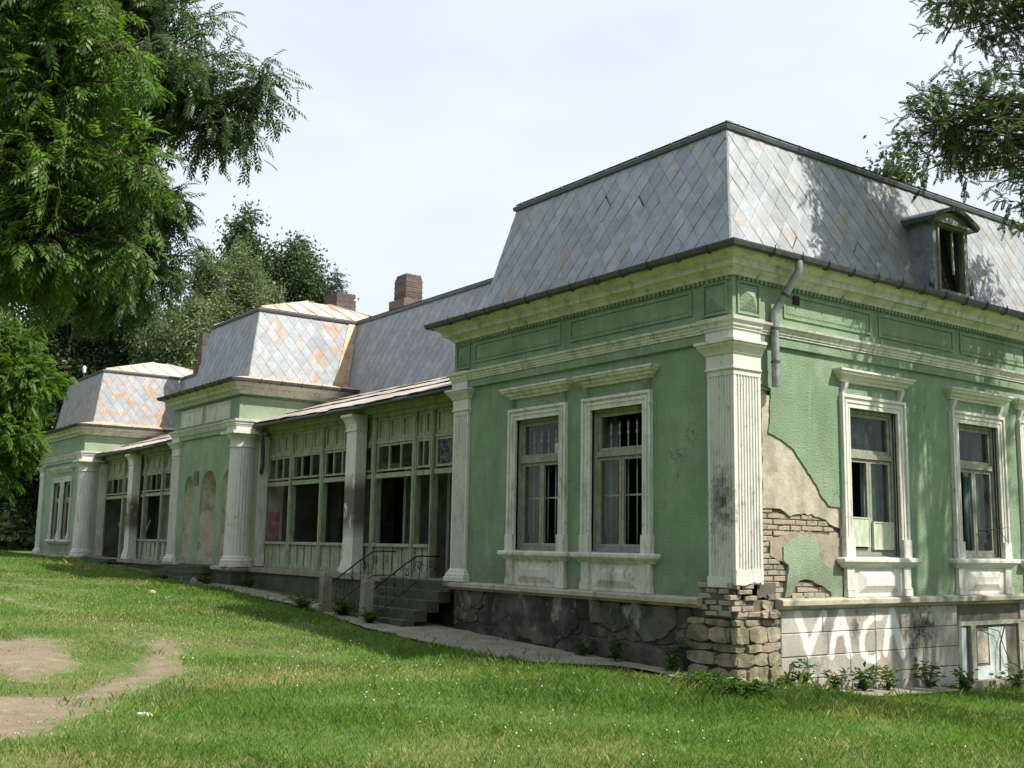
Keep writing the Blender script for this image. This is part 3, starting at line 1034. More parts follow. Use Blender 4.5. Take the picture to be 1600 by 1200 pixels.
one(lambda b: b.sheet([(XF0, 0), (XF1, 0), (XF1, 4.95), (XF0, 4.95)], [opening(c, .55) for c in WFAR], 0, -.4), 'wall', m_greenb, V_, PF,
    label='green front wall of the far pavilion')
boxo('wall', m_green2, V_, XF1 - .4, XF1, .4, .95, 0, 4.95)
boxo('wall', m_int, V_, XF1 - .4, XF1, .95, 2.9, 0, 4.0)
boxo('wall', m_green2, V_, XF1 - .4, XF1, .95, 3.5, 4.0, 4.95)
boxo('wall', m_green, V_, XF0, XF0 + .4, .4, 12, 0, 4.95)
# body wall behind the verandas, with dark doorways
DOORS = [(-17.0, .55), (-14.6, .6), (-11.2, .62), (-9.0, .6), (-31.8, .0), (-27.6, .6), (-25.0, .6)]
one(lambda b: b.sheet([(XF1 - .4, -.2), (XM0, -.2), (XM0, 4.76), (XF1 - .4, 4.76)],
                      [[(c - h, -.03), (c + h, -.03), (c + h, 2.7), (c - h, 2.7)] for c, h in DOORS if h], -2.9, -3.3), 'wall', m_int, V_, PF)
boxo('wall', m_int, V_, XF0, XM0, 12, 12.3, -1, 5)
boxo('wall', m_dark, V_, XF0 + .4, XM0, 5.6, 5.75, 0, 4.7)  # near-black backdrop, shade painted in behind the doorways
boxo('floor', m_int, V_, XF0 + .4, XM0, .62, 12, -.35, -.03)
boxo('floor', m_int, V_, XM0 + .4, -.4, .4, YEND, -.3, .0)
boxo('ceiling', m_int, V_, XM0 + .02, -.02, .02, YEND, 4.82, 4.88)
boxo('ceiling', m_int, V_, XF0 + .02, XM0, 3.2, 12, 4.72, 4.80)
boxo('ceiling', m_int, V_, XC0 + .02, XC1 - .02, .02, 3.2, 4.82, 4.88)
boxo('ceiling', m_int, V_, XF0 + .02, XF1 - .02, .02, 3.2, 4.82, 4.88)
boxo('partition', m_dark, V_, XM0 + .4, -.4, 2.6, 2.72, 0, 4.8)  # partitions put in near-black so the windows look dark inside
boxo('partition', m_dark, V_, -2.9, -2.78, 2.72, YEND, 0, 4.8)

# --- plinth and ledge
LEDGE = [(.0, -.14), (.05, -.14), (.06, -.115), (.13, -.10), (.15, -.085), (.15, -.02), (.13, -.003), (.0, .012)]
one(lambda b: b.mold([(XM0, 2.9), (XM0, 0), (-.62, 0)], LEDGE), 'ledge', m_ledge, V_)
one(lambda b: b.mold([(0, .82), (0, YEND)], LEDGE), 'ledge', m_ledge, V_)
one(lambda b: b.mold([(XC0, 2.9), (XC0, 0), (-22.2, 0)], LEDGE), 'ledge', m_ledge, V_)
one(lambda b: b.mold([(-19.4, 0), (XC1, 0), (XC1, .55)], LEDGE), 'ledge', m_ledge, V_)
one(lambda b: b.mold([(XF0, 10), (XF0, 0), (XF1, 0), (XF1, 1)], LEDGE), 'ledge', m_ledge, V_)
plinth = boxo('plinth', m_mortar, V_, XM0 + .02, -.03, .03, YEND, -2.2, -.1)
boxo('plinth', m_step, V_, XC0 - .05, XC1 + .05, -.05, 2.9, -1.4, -.01)
boxo('plinth', m_step, V_, XF0 - .05, XF1 + .05, -.05, 9, -1.4, -.01)


def stone_mesh(seed, mat, irr=.16):
    r = random.Random(seed)
    bm = bmesh.new()
    n = 10
    ang = sorted(r.uniform(-.18, .18) + 2 * math.pi * k / n for k in range(n))
    rad = []
    for a in ang:
        c, s_ = math.cos(a), math.sin(a)
        sq = .5 / max(abs(c), abs(s_))
        rad.append((.5 * .12 + sq * .88) * r.uniform(1 - irr, 1.0))
    base = [bm.verts.new((-.06, math.cos(a) * q, math.sin(a) * q)) for a, q in zip(ang, rad)]
    mid = [bm.verts.new((.035 + r.uniform(-.01, .01), math.cos(a) * q * .97, math.sin(a) * q * .97)) for a, q in zip(ang, rad)]
    top = [bm.verts.new((.062 + r.uniform(-.014, .014), math.cos(a) * q * .93, math.sin(a) * q * .93)) for a, q in zip(ang, rad)]
    cen = bm.verts.new((.07 + r.uniform(-.012, .012), r.uniform(-.1, .1), r.uniform(-.1, .1)))
    for k in range(n):
        k2 = (k + 1) % n
        bm.faces.new((base[k], base[k2], mid[k2], mid[k]))
        bm.faces.new((mid[k], mid[k2], top[k2], top[k]))
        bm.faces.new((top[k], top[k2], cen))
    me = bpy.data.meshes.new('stone')
    bm.to_mesh(me)
    bm.free()
    me.materials.append(mat)
    return me


ST_D = [stone_mesh(i, m_soot, .10) for i in range(8)]
ST_L = [stone_mesh(40 + i, m_stone) for i in range(8)]
rs = random.Random(5)
# front plinth: roughly coursed dark stones
zr = -.16
for hgt in (.30, .27, .30, .30):
    x = XM0 - .02 + rs.uniform(0, .05)
    while x < -.95:
        wd = rs.uniform(.32, .78)
        wd = min(wd, -.85 - x)
        zc = zr - hgt / 2
        if zc > float(gz(x, -.1)) - .25:
            put(rs.choice(ST_D), 'stone', plinth, (x + wd / 2, .012 + rs.uniform(-.02, .015), zc), -math.pi / 2, rs.uniform(-.05, .05) , 0,
                (rs.uniform(.12, .3), wd * 1.07, hgt * 1.07))
        x += wd
    zr -= hgt
for k, pl in enumerate(([(-5.75, -.15), (-5.9, -.45), (-5.6, -.8), (-4.9, -.88), (-4.3, -.95), (-3.7, -.8), (-3.4, -.55), (-3.5, -.15)],
                         [(-3.15, -.15), (-3.1, -.5), (-2.6, -.62), (-2.2, -.5), (-1.8, -.7), (-1.4, -.62), (-1.15, -.4), (-1.2, -.15)],
                         [(-7.1, -.15), (-7.05, -.4), (-6.7, -.5), (-6.3, -.38), (-6.15, -.15)],
                         [(-2.1, -.85), (-2.2, -1.05), (-1.6, -1.12), (-1.0, -1.1), (-1.1, -.9), (-1.6, -.78)])):
    one(lambda b: b.sheet(rough(rough(pl, .2, .05, 70 + k), .06, .02, 80 + k), [], .022 + .002 * k, -.03), 'render_patch', m_sootr, plinth, PF)
# left end of the front plinth
for k in range(3):
    put(rs.choice(ST_D), 'stone', plinth, (XM0 + .02, .45, -.30 - k * .29), math.pi, 0, 0, (.8, .8, .31))
# corner rubble: front 0.9 m and side 0.9 m
zr = -.27
for hgt in (.10, .24, .12, .20, .26, .2, .2):
    x = -.92
    while x < -.05:
        wd = min(rs.uniform(.22, .55), .04 - x)
        put(rs.choice(ST_L), 'stone', plinth, (x + wd / 2, -.0 + rs.uniform(-.03, .02), zr - hgt / 2), -math.pi / 2, rs.uniform(-.08, .08), 0, (rs.uniform(.45, .8), wd * 1.06, hgt * rs.uniform(.98, 1.14)))
        x += wd
    y = -.03
    while y < .82:
        wd = min(rs.uniform(.2, .5), .92 - y)
        put(rs.choice(ST_L), 'stone', plinth, (-.0 + rs.uniform(-.05, .015), y + wd / 2, zr - hgt / 2), 0, rs.uniform(-.08, .08), 0, (rs.uniform(.45, .8), wd * 1.06, hgt * rs.uniform(.98, 1.14)))
        y += wd
    zr -= hgt


for (y, z, wy, hz, dx_) in ((.62, -.08, .22, .16, -.02), (.72, -.2, .26, .14, .03), (.58, -.2, .2, .12, .0), (.74, .04, .2, .1, -.03)):
    put(rs.choice(ST_L), 'stone', plinth, (dx_, y, z), 0, rs.uniform(-.1, .1), 0, (.9, wy, hz))


def block_mesh(l, h, seed):
    r = random.Random(seed)
    b = MB()
    c = .012
    j = lambda: r.uniform(-.004, .004)
    bk = [(-.1, 0, 0), (-.1, l, 0), (-.1, l, h), (-.1, 0, h)]
    ed = [(.0, q[1], q[2]) for q in bk]
    fr = [(.014 + j(), q[1] + (c if q[1] == 0 else -c), q[2] + (c if q[2] == 0 else -c)) for q in bk]
    a = b.add(bk + ed + fr)
    for k in range(4):
        k2 = (k + 1) % 4
        b.f.append((a + k, a + k2, a + 4 + k2, a + 4 + k))
        b.f.append((a + 4 + k, a + 4 + k2, a + 8 + k2, a + 8 + k))
    b.f.append((a + 8, a + 9, a + 10, a + 11))
    me = bpy.data.meshes.new('block')
    me.from_pydata(b.v, [], b.f)
    me.materials.append(m_block)
    return me


ROWS = [(-.155, -.495), (-.495, -.83), (-.83, -1.15), (-1.15, -1.48), (-1.48, -1.8)]
CELL = (5.42, 7.4, -.44, -1.42)
for i, (zt, zb) in enumerate(ROWS):
    y = .93
    cuts = [[1.87, 3.15, 3.80, 5.0], [1.98, 3.15, 4.3], [1.5, 2.51, 3.15, 4.4], [2.3, 3.44, 4.7], [1.9, 3.2, 4.5]][i]
    cuts = cuts + [CELL[0], CELL[1], 8.6, 9.9, 11.2, 12.6, YEND]
    for c in cuts:
        if not (y >= CELL[0] - .01 and c <= CELL[1] + .01 and zb < CELL[2] and zt > CELL[3]) and c - y > .05:
            put(block_mesh(c - y - .006, zt - zb - .006, i * 20 + int(c * 3)), 'block', plinth, (-.005 + rs.uniform(-.003, .006), y + .003, zb + .003))
        y = c
boxo('plinth_cap', m_block, V_, -.06, .012, .93, YEND, -.156, -.139)

# cellar opening with broken boards
cw = one(lambda b: (b.box(CELL[0], CELL[0] + .08, -.25, .01, CELL[3], CELL[2]), b.box(CELL[1] - .08, CELL[1], -.25, .01, CELL[3], CELL[2]),
                    b.box(CELL[0] + .08, CELL[1] - .08, -.25, .01, CELL[2] - .07, CELL[2])), 'cellar_window', m_wood, V_, PS)
boxo('frame_post', m_wood, cw, 5.78, 5.92, -.06, .03, CELL[3] - .2, CELL[2] - .07, PS)
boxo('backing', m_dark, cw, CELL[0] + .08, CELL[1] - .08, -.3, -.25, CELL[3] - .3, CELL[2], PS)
for (u0, u1, z0, z1, mt, tl) in ((5.55, 5.68, -1.38, -.53, m_blue, .02), (6.03, 6.36, -1.15, -.62, m_cream, 0), (6.42, 6.95, -1.45, -.56, m_blue, -.03), (6.0, 6.4, -1.5, -1.2, m_blue, .01)):
    b = MB(PS)
    b.hexa([(u0, -.05, z0), (u1, -.05, z0), (u1, -.02, z0), (u0, -.02, z0), (u0 + tl, -.05, z1), (u1 + tl, -.05, z1), (u1 + tl, -.02, z1), (u0 + tl, -.02, z1)])
    b.build('board', mt, cw)
b = MB(PS)
b.tube([(6.2, .02, -.55), (6.6, .05, -.62), (6.75, .04, -.9), (6.9, .05, -1.15), (7.2, .03, -1.25)], .008, 5)
b.tube([(6.85, .03, -.5), (6.62, .05, -.85), (6.6, .04, -1.3)], .012, 5)
b.build('wire', m_iron, cw, smooth=True)
# low kerb wall of the light well
kw = boxo('well_wall', m_conc, V_, .25, .42, 5.0, 9.0, -2.0, -1.37)

# --- pilasters
def fluted(p0, p1, nf, dep, mar=.045):
    """points from p0 to p1 with flutes cut to the left of the direction"""
    p0, p1 = Vector(p0), Vector(p1)
    d = (p1 - p0)
    ln = d.length
    d.normalize()
    nn = Vector((-d.y, d.x))
    o = [p0]
    pw = (ln - 2 * mar) / nf
    for k in range(nf):
        s0 = mar + pw * k
        for (q, dp) in ((.14, 0), (.26, dep), (.74, dep), (.86, 0)):
            o.append(p0 + d * (s0 + pw * q) + nn * dp)
    o.append(p1)
    return [tuple(p) for p in o]


CAPP = [(0, 3.27), (.012, 3.27), (.03, 3.285), (.03, 3.305), (.012, 3.32), (.012, 3.50), (.03, 3.51), (.05, 3.55), (.085, 3.60), (.115, 3.63), (.115, 3.66),
        (.14, 3.665), (.14, 3.705), (.0, 3.715)]
BASP = [(0, .0), (.09, .0), (.09, .08), (.065, .09), (.07, .125), (.05, .155), (.035, .165), (.035, .185), (.008, .23), (0, .24)]


def pilaster(x0, x1, y0, y1, right=True, left=False, zb=.2, base=True, label=None, zflut=.34):
    """corner pilaster block x0..x1, front at y0, depth to y1"""
    loop = fluted((x0, y0), (x1, y0), 8, .016)
    if right: loop += fluted((x1, y0), (x1, y1), 8, .016)[1:]
    else: loop += [(x1, y1)]
    if left: loop += fluted((x0, y1), (x0, y0), 8, .016)[:-1]
    else: loop += [(x0, y1)]
    b = MB()
    b.prism(loop, zb, 3.2)
    sh = b.build('pilaster', m_white, V_, label=label)
    boxo('necking', m_white, sh, x0 - .004, x1 + .004, y0 - .004, y1 + .004, 3.2, 3.72)
    pth = [(x0, y1), (x0, y0), (x1, y0), (x1, y1)]
    one(lambda b: b.mold(pth, CAPP), 'capital', m_white, sh)
    if base:
        one(lambda b: b.mold(pth, [(o, z + .012) for o, z in BASP]), 'base', m_white, sh)
    return sh


pilaster(-.46, .055, -.055, .52, zb=.22, base=False, label='white fluted corner pilaster stained black low on its front')
b = MB()
b.box(-.475, -.02, -.07, .02, .17, .32)
b.build('pilaster_foot', m_white, V_)
one(lambda b: b.sheet(rough([(-.05, .2), (.52, .26), (.52, .42), (-.05, .42)], .06, .02, 8), [], .062, .02), 'pilaster_foot', m_white, V_, PS)
pilaster(XM0 - .05, -6.74, -.055, .45, left=True, right=False, label='white fluted pilaster at the veranda end of the near pavilion')
pilaster(XC0 - .05, -22.72, -.055, .45, left=True, right=False)
pilaster(XF0 - .05, -39.5, -.055, .45, left=True, right=False)


def column(cx, cy, rad, label):
    b = MB()
    nf, sub = 24, 4
    zs = [.28, .5, 1.2, 2.2, 3.0, 3.28]
    rings = []
    for z in zs:
        t = (z - .28) / 3
        r0 = rad * (1 - .09 * t)
        pts = []
        for k in range(nf * sub):
            a = 2 * math.pi * k / (nf * sub)
            dp = (.0, .0, .008, .008)[k % sub]
            pts.append((cx + (r0 - dp) * math.cos(a), cy + (r0 - dp) * math.sin(a), z))
        rings.append(b.add(pts))
    n = nf * sub
    for a, c in zip(rings, rings[1:]):
        for k in range(n): b.f.append((a + k, a + (k + 1) % n, c + (k + 1) % n, c + k))
    sh = b.build('column', m_white, V_, label=label)

    def lathe(prof, name):
        b = MB()
        n = 32
        rg = [b.add([(cx + r * math.cos(2 * math.pi * k / n), cy + r * math.sin(2 * math.pi * k / n), z) for k in range(n)]) for r, z in prof]
        for a, c in zip(rg, rg[1:]):
            for k in range(n): b.f.append((a + k, a + (k + 1) % n, c + (k + 1) % n, c + k))
        b.f.append(tuple(rg[-1] + k for k in range(n)))
        b.build(name, m_white, sh, smooth=True, auto=35)
    r = rad
    lathe([(r + .09, 0), (r + .09, .10), (r + .06, .11), (r + .08, .16), (r + .06, .2), (r + .03, .21), (r + .03, .25), (r, .29)], 'base')
    q = rad * .91
    lathe([(q - .01, 3.27), (q + .03, 3.28), (q + .03, 3.31), (q, 3.32), (q, 3.45), (q + .02, 3.5), (q + .07, 3.56), (q + .11, 3.62), (q + .11, 3.64)], 'capital')
    boxo('abacus', m_white, sh, cx - q - .14, cx + q + .14, cy - q - .14, cy + q + .14, 3.64, 3.715)


column(XC1 - .24, .21, .37, 'white fluted round column at the corner of the middle pavilion')
column(XF1 - .24, .21, .37, 'white round column at the corner of the far pavilion')

# --- entablature
for path, nm in ((P_MAIN, 'main'), (P_MID, 'mid'), (P_FAR, 'far')):
    dz = 0 if nm == 'main' else (.1 if nm == 'mid' else .05)
    one(lambda b: b.mold(path, [(0, 3.716), (.055, 3.722), (.055, 4.68), (0, 4.69)]), 'frieze', m_green if nm == 'main' else m_greenb, V_)
    one(lambda b: b.mold(path, [(.056, 3.86), (.075, 3.862), (.075, 3.89), (.095, 3.9), (.095, 3.93), (.115, 3.94), (.12, 3.975), (.155, 3.99), (.165, 4.025), (.056, 4.04)]), 'string_course', m_trim, V_)
    one(lambda b: b.mold(path, [(.056, 4.655 + dz), (.09, 4.66 + dz), (.11, 4.70 + dz), (.17, 4.745 + dz), (.175, 4.76 + dz), (.24, 4.77 + dz), (.25, 4.79 + dz), (.25, 4.86 + dz),
                                (.30, 4.88 + dz), (.36, 4.93 + dz), (.38, 4.96 + dz), (.056, 4.975 + dz)]), 'cornice', m_trim, V_)
# white blocks of the entablature above the pilasters
for (x0, x1, y0, y1) in ((-.46, .085, -.085, .5), (XM0 - .085, -6.76, -.085, .4), (XC0 - .085, -22.75, -.085, .4), (XC1 - .60, XC1 + .12, -.14, .60), (XF1 - .60, XF1 + .12, -.14, .60)):
    blk = boxo('entablature_block', m_white, V_, x0, x1, y0, y1, 3.718, 3.862)
    one(lambda b: b.mold([(x0, y1), (x0, y0), (x1, y0), (x1, y1)], [(0, 3.863), (.02, 3.863), (.02, 3.9), (.045, 3.91), (.05, 3.96), (.085, 3.985), (.095, 4.04), (0, 4.055)]), 'block_cap', m_white, blk)

# frieze panels, raised frames
def panel(P, u0, u1, z0, z1, n, mat=m_green, fw=.045, dep=.022):
    b = MB(P)
    o = [(u0, z0), (u1, z0), (u1, z1), (u0, z1)]
    i_ = [(u0 + fw, z0 + fw), (u1 - fw, z0 + fw), (u1 - fw, z1 - fw), (u0 + fw, z1 - fw)]
    b.sheet(o, [i_], n + dep, n - .005)
    i2 = [(u0 + fw * 1.8, z0 + fw * 1.8), (u1 - fw * 1.8, z0 + fw * 1.8), (u1 - fw * 1.8, z1 - fw * 1.8), (u0 + fw * 1.8, z1 - fw * 1.8)]
    for k in range(4):
        k2 = (k + 1) % 4
        b.poly([(i_[k][0], n + .0005, i_[k][1]), (i_[k2][0], n + .0005, i_[k2][1]), (i2[k2][0], n + .014, i2[k2][1]), (i2[k][0], n + .014, i2[k][1])])
    b.poly([(p[0], n + .014, p[1]) for p in i2])
    return b.build('frieze_panel', mat, V_)


def diamond_block(P, u0, u1, z0, z1, n):
    b = MB(P)
    fw = .035
    b.sheet([(u0, z0), (u1, z0), (u1, z1), (u0, z1)], [[(u0 + fw, z0 + fw), (u1 - fw, z0 + fw), (u1 - fw, z1 - fw), (u0 + fw, z1 - fw)]], n + .028, n - .005)
    g = fw + .02
    q = [(u0 + g, n + .004, z0 + g), (u1 - g, n + .004, z0 + g), (u1 - g, n + .004, z1 - g), (u0 + g, n + .004, z1 - g)]
    t = ((u0 + u1) / 2, n + .11, (z0 + z1) / 2)
    for k in range(4): b.poly([q[k], q[(k + 1) % 4], t])
    b.build('diamond_block', m_green, V_)


for u0, u1 in ((-6.55, -3.9), (-3.65, -.75)): panel(PF, u0, u1, 4.17, 4.56, .055)
for u0, u1 in ((1.05, 3.2), (3.4, 5.55), (5.75, 7.9), (8.1, 10.3)): panel(PS, u0, u1, 4.17, 4.56, .055)
diamond_block(PF, -.52, -.03, 4.10, 4.60, .055)
diamond_block(PS, .03, .52, 4.10, 4.60, .055)
diamond_block(PF, XM0 + .03, -6.7, 4.10, 4.60, .055)
for u0, u1 in ((-22.7, -20.9), (-20.6, -18.75)): panel(PF, u0, u1, 4.12, 4.62, .055, m_trim)
diamond_block(PS, .05, .55, 4.1, 4.6, .0) if False else None
b = MB()
for (path) in (P_MAIN, P_MID):
    for k in range(len(path) - 1):
        a, c = Vector(path[k]), Vector(path[k + 1])
        d = (c - a).normalized()
        nn = Vector((d.y, -d.x))
        ln = min((c - a).length, 10)
        if k == 0: continue
        q = .03
        zz = 4.60 if path is P_MAIN else 4.70
        while q < ln:
            p = a + d * q + nn * .055
            e = p + d * .05
            f1, f0 = e + nn * .05, p + nn * .05
            b.hexa([(p.x, p.y, zz), (e.x, e.y, zz), (f1.x, f1.y, zz), (f0.x, f0.y, zz), (p.x, p.y, zz + .054), (e.x, e.y, zz + .054), (f1.x, f1.y, zz + .054), (f0.x, f0.y, zz + .054)])
            q += .095
b.build('dentil_course', m_green, V_, recalc=False, kind='stuff')
# small vent in the side frieze, its inner shade painted as a near-black block
boxo('vent_shade', m_dark, V_, 1.26, 1.40, .05, .092, 4.40, 4.54, PS)

# --- gutters
GUT = [(0, .055), (.01, .0), (.04, -.045), (.085, -.055), (.125, -.03), (.14, .02), (.142, .045), (.13, .045), (.118, -.01), (.08, -.04), (.04, -.03), (.018, .01), (.012, .055)]
for path, zg in ((P_MAIN, 4.99), (P_MID, 5.10), (P_FAR, 5.04)):
    g = one(lambda b: b.mold(path, [(.375 + o, zg + z) for o, z in GUT]), 'gutter', m_gut, V_)
    for k in range(len(path) - 1):
        a, c = Vector(path[k]), Vector(path[k + 1])
        d = (c - a).normalized()
        nn = Vector((d.y, -d.x))
        ln = min((c - a).length, 11)
        q = .35
        while q < ln:
            p = a + d * q
            pr = [(.30, .05), (.375, -.02), (.42, -.065), (.465, -.068), (.51, -.04), (.527, .03), (.52, .085)]
            b = MB()
            b.tube([(p.x + nn.x * o, p.y + nn.y * o, zg + z) for o, z in pr], .011, 4)
            b.build('bracket', m_gut, g)
            q += .62
# downspout beside the corner
b = MB()
b.tube([(.45, .95, 4.95), (.45, .95, 4.80), (.40, .93, 4.72), (.19, .80, 4.30), (.14, .76, 4.20), (.14, .76, 4.12), (.14, .76, 3.08)], .062, 10)
dsp = b.build('downspout', m_pipe, V_, smooth=True, auto=50, label='dented zinc downspout cut off beside the corner pilaster')
for z in (4.45, 3.95, 3.45): one(lambda b: b.tube([(.14 if z < 4.2 else .265, .76 if z < 4.2 else .845, z - .018), (.14 if z < 4.2 else .28, .76 if z < 4.2 else .855, z + .018)], .07, 10), 'pipe_band', m_gut, dsp)
b = MB()
b.tube([(-17.7, .42, 3.72), (-17.72, .5, 3.45), (-17.95, .62, 3.2), (-18.02, .66, 2.85), (-18.0, .62, 2.55)], .055, 8)
b.build('downspout', m_gut, V_, smooth=True)

# --- windows
def inv_u(a, b, zt_a, zt_b, z0):
    return [(-a, z0), (-b, z0), (-b, zt_b), (b, zt_b), (b, z0), (a, z0), (a, zt_a), (-a, zt_a)]


def frame_sheet(b, u0, u1, z0, z1, w_, n0, n1):
    b.sheet([(u0, z0), (u1, z0), (u1, z1), (u0, z1)], [[(u0 + w_, z0 + w_), (u1 - w_, z0 + w_), (u1 - w_, z1 - w_), (u0 + w_, z1 - w_)]], n0, n1)


def window(P0, c, label, grille=False, panes=(1, 1, 1), ajar=(0, 0), trim=m_trim, simple=False, ow=.83, oh=.63):
    P = lambda u, n, z: P0(c + u, n, z)
    b = MB(P)
    b.sheet(inv_u(ow, oh, 3.15, 2.95, .62), [], .045, -.04)
    for (a, q, d) in ((ow + .004, ow - .045, .075), (ow - .085, ow - .125, .06), (oh + .03, oh - .002, .05)):
        b.sheet(inv_u(a, q, 3.15 - (ow - a) + .0, 3.15 - (ow - q), .621), [], d, .02)
    for s_ in (-1, 1):                                           # foot blocks
        b.box(min(s_ * (ow + .02), s_ * (oh - .004)), max(s_ * (ow + .02), s_ * (oh - .004)), .0, .085, .615, .90)
    wn = b.build('window', trim, V_, label=label)
    # hood
    b = MB(P)
    hw = ow + .145
    prof = [(.0, 3.34), (.04, 3.345), (.05, 3.38), (.09, 3.40), (.10, 3.43), (.15, 3.46), (.165, 3.50), (.18, 3.505), (.18, 3.535), (0, 3.555)]
    rings = []
    for s_, g in ((-1, 0), (1, 0)):
        rings.append(b.add([(s_ * (hw - .18 + o), o, z) for o, z in prof]))
    k = len(prof)
    for i in range(k):
        i2 = (i + 1) % k
        b.f.append((rings[0] + i, rings[1] + i, rings[1] + i2, rings[0] + i2))
    for rg, s_ in zip(rings, (-1, 1)):
        q = b.add([(s_ * (hw - .18 + o), 0, z) for o, z in prof])
        for i in range(k - 1): b.f.append((rg + i, rg + i + 1, q + i + 1, q + i))
    b.build('hood', trim, wn)
    if not simple:
        for s_ in (-1, 1):
            b = MB(P)
            u = s_ * (ow - .09)
            pr = [(.001, 3.16), (.03, 3.17), (.05, 3.21), (.075, 3.26), (.10, 3.335), (.001, 3.335)]
            a0 = b.add([(u - .04, o, z) for o, z in pr])
            a1 = b.add([(u + .04, o, z) for o, z in pr])
            n = len(pr)
            for i in range(n): b.f.append((a0 + i, a0 + (i + 1) % n, a1 + (i + 1) % n, a1 + i))
            b.f.append(tuple(a0 + i for i in range(n)))
            b.f.append(tuple(a1 + i for i in range(n))[::-1])
            b.build('console', trim if trim is not m_trim else m_green, wn)
    # sill
    b = MB(P)
    sw = ow + .155
    sp = [(0, .455), (.06, .46), (.08, .49), (.13, .52), (.155, .55), (.155, .59), (.135, .613), (0, .62)]
    rg = [b.add([(s_ * (sw - .155 + o), o, z) for o, z in sp]) for s_ in (-1, 1)]
    k = len(sp)
    for i in range(k): b.f.append((rg[0] + i, rg[1] + i, rg[1] + (i + 1) % k, rg[0] + (i + 1) % k))
    for r0, s_ in zip(rg, (-1, 1)):
        q = b.add([(s_ * (sw - .155 + o), 0, z) for o, z in sp])
        for i in range(k - 1): b.f.append((r0 + i, r0 + i + 1, q + i + 1, q + i))
    b.build('sill', trim, wn)
    if not simple:
        # apron with raised panel and two small pilasters
        b = MB(P)
        b.box(-ow + .02, ow - .02, -.01, .03, .013, .456)
        o_ = [(-.52, .07), (.52, .07), (.52, .42), (-.52, .42)]
        i_ = [(-.36, .18), (.36, .18), (.36, .31), (-.36, .31)]
        for q in range(4):
            q2 = (q + 1) % 4
            b.poly([(o_[q][0], .031, o_[q][1]), (o_[q2][0], .031, o_[q2][1]), (i_[q2][0], .085, i_[q2][1]), (i_[q][0], .085, i_[q][1])])
        b.poly([(p[0], .085, p[1]) for p in i_])
        b.build('apron', trim, wn)
        for s_ in (-1, 1):
            b = MB(P)
            u0, u1 = sorted((s_ * (ow - .01), s_ * (ow - .19)))
            b.box(u0, u1, .0, .065, .11, .457)
            b.box(u0 - .015, u1 + .015, .0, .085, .012, .11)
            b.box(u0 - .012, u1 + .012, .0, .08, .115, .14)
            b.build('apron_pilaster', trim, wn)
    # wooden frame: outer, mullion bar, sashes
    b = MB(P)
    frame_sheet(b, -oh + .002, oh - .002, .642, 2.948, .055, -.07, -.17)
    b.box(-oh + .057, oh - .057, -.165, -.06, 2.17, 2.255)
    b.build('frame', m_wood, wn)
    for (u0, u1, z0, z1, g, aj) in ((-oh + .062, oh - .062, 2.26, 2.888, panes[0], 0), (-oh + .062, -.004, .70, 2.165, panes[1], ajar[0]), (.004, oh - .062, .70, 2.165, panes[2], ajar[1])):
        b = MB(P)
        frame_sheet(b, u0, u1, z0, z1, .055, -.09, -.135)
        sa = b.build('sash', m_wood, wn)
        if g:
            b = MB(P)
            b.poly([(u0 + .05, -.112, z0 + .05), (u1 - .05, -.112, z0 + .05), (u1 - .05, -.112, z1 - .05), (u0 + .05, -.112, z1 - .05)])
            b.build('pane', m_glass, wn)
    if grille:
        for k in range(5):
            u = -.42 + .21 * k
            b = MB(P)
            b.tube([(u, -.24, .66), (u, -.24, 2.52)], .011, 6)
            b.tube([(u, -.24, 2.50), (u, -.24, 2.54), (u, -.24, 2.575), (u, -.24, 2.60), (u, -.24, 2.70), (u, -.24, 2.78)], [.011, .02, .03, .012, .022, .001], 6)
            b.build('bar', m_bar, wn, smooth=True)
        for zc in (1.53, 2.30): boxo('cross_bar', m_bar, wn, -.62, .62, -.246, -.226, zc, zc + .03, P)
    return wn


def curtain(P0, u0, u1, z0, z1, label, n=-.33, mat=None, seed=1):
    r = random.Random(seed)
    b = MB()
    N = 24
    lo, hi = [], []
    for k in range(N + 1):
        u = u0 + (u1 - u0) * k / N
        d = .025 * math.sin(k * 1.3 + seed) + .012 * math.sin(k * 2.9)
        lo.append(P0(u, n + d, z0 + r.uniform(-.01, .01)))
        hi.append(P0(u, n + d * .6, z1))
    back = [(p[0], p[1], p[2]) for p in lo]
    a = b.add(lo)
    c = b.add(hi)
    for k in range(N): b.f.append((a + k, a + k + 1, c + k + 1, c + k))
    o0 = Vector(lo[0])
    b.v = [(p[0] - o0.x, p[1] - o0.y, p[2] - o0.z) for p in b.v]
    o = b.build('curtain', mat or m_curt, None, smooth=True, recalc=False, loc=o0, label=label, cat='curtain')
    md = o.modifiers.new('thick', 'SOLIDIFY')
    md.thickness = .004
    return o


w1 = window(PF, WF[0], 'barred window nearer the veranda on the dark front wall', True, (1, 1, 0))
w2 = window(PF, WF[1], 'barred window nearer the corner pilaster on the dark front wall', True, (0, 1, 0))
curtain(PF, WF[0] - .62, WF[0] - .36, .75, 2.9, 'pale teal curtain behind the front window nearer the veranda', seed=1)
curtain(PF, WF[1] - .62, WF[1] - .34, .75, 2.9, 'pale teal curtain at left of the front window nearer the corner', seed=2)
curtain(PF, WF[1] + .22, WF[1] + .42, .75, 2.2, 'narrow pale teal curtain at right of the front window nearer the corner', seed=3)
boxo('paper_scrap', m_litter, w1, WF[0] + .22, WF[0] + .40, -.2, -.195, 2.32, 2.5, PF)
w3 = window(PS, WS[0], 'side window beside the lost plaster with two pale boards', False, (1, 0, 1), trim=m_white)
w4 = window(PS, WS[1], 'second side window, its left sash dark and open', False, (1, 0, 1), trim=m_white)
w5 = window(PS, WS[2], 'side window at the right edge of the view', False, (1, 1, 1), trim=m_white)
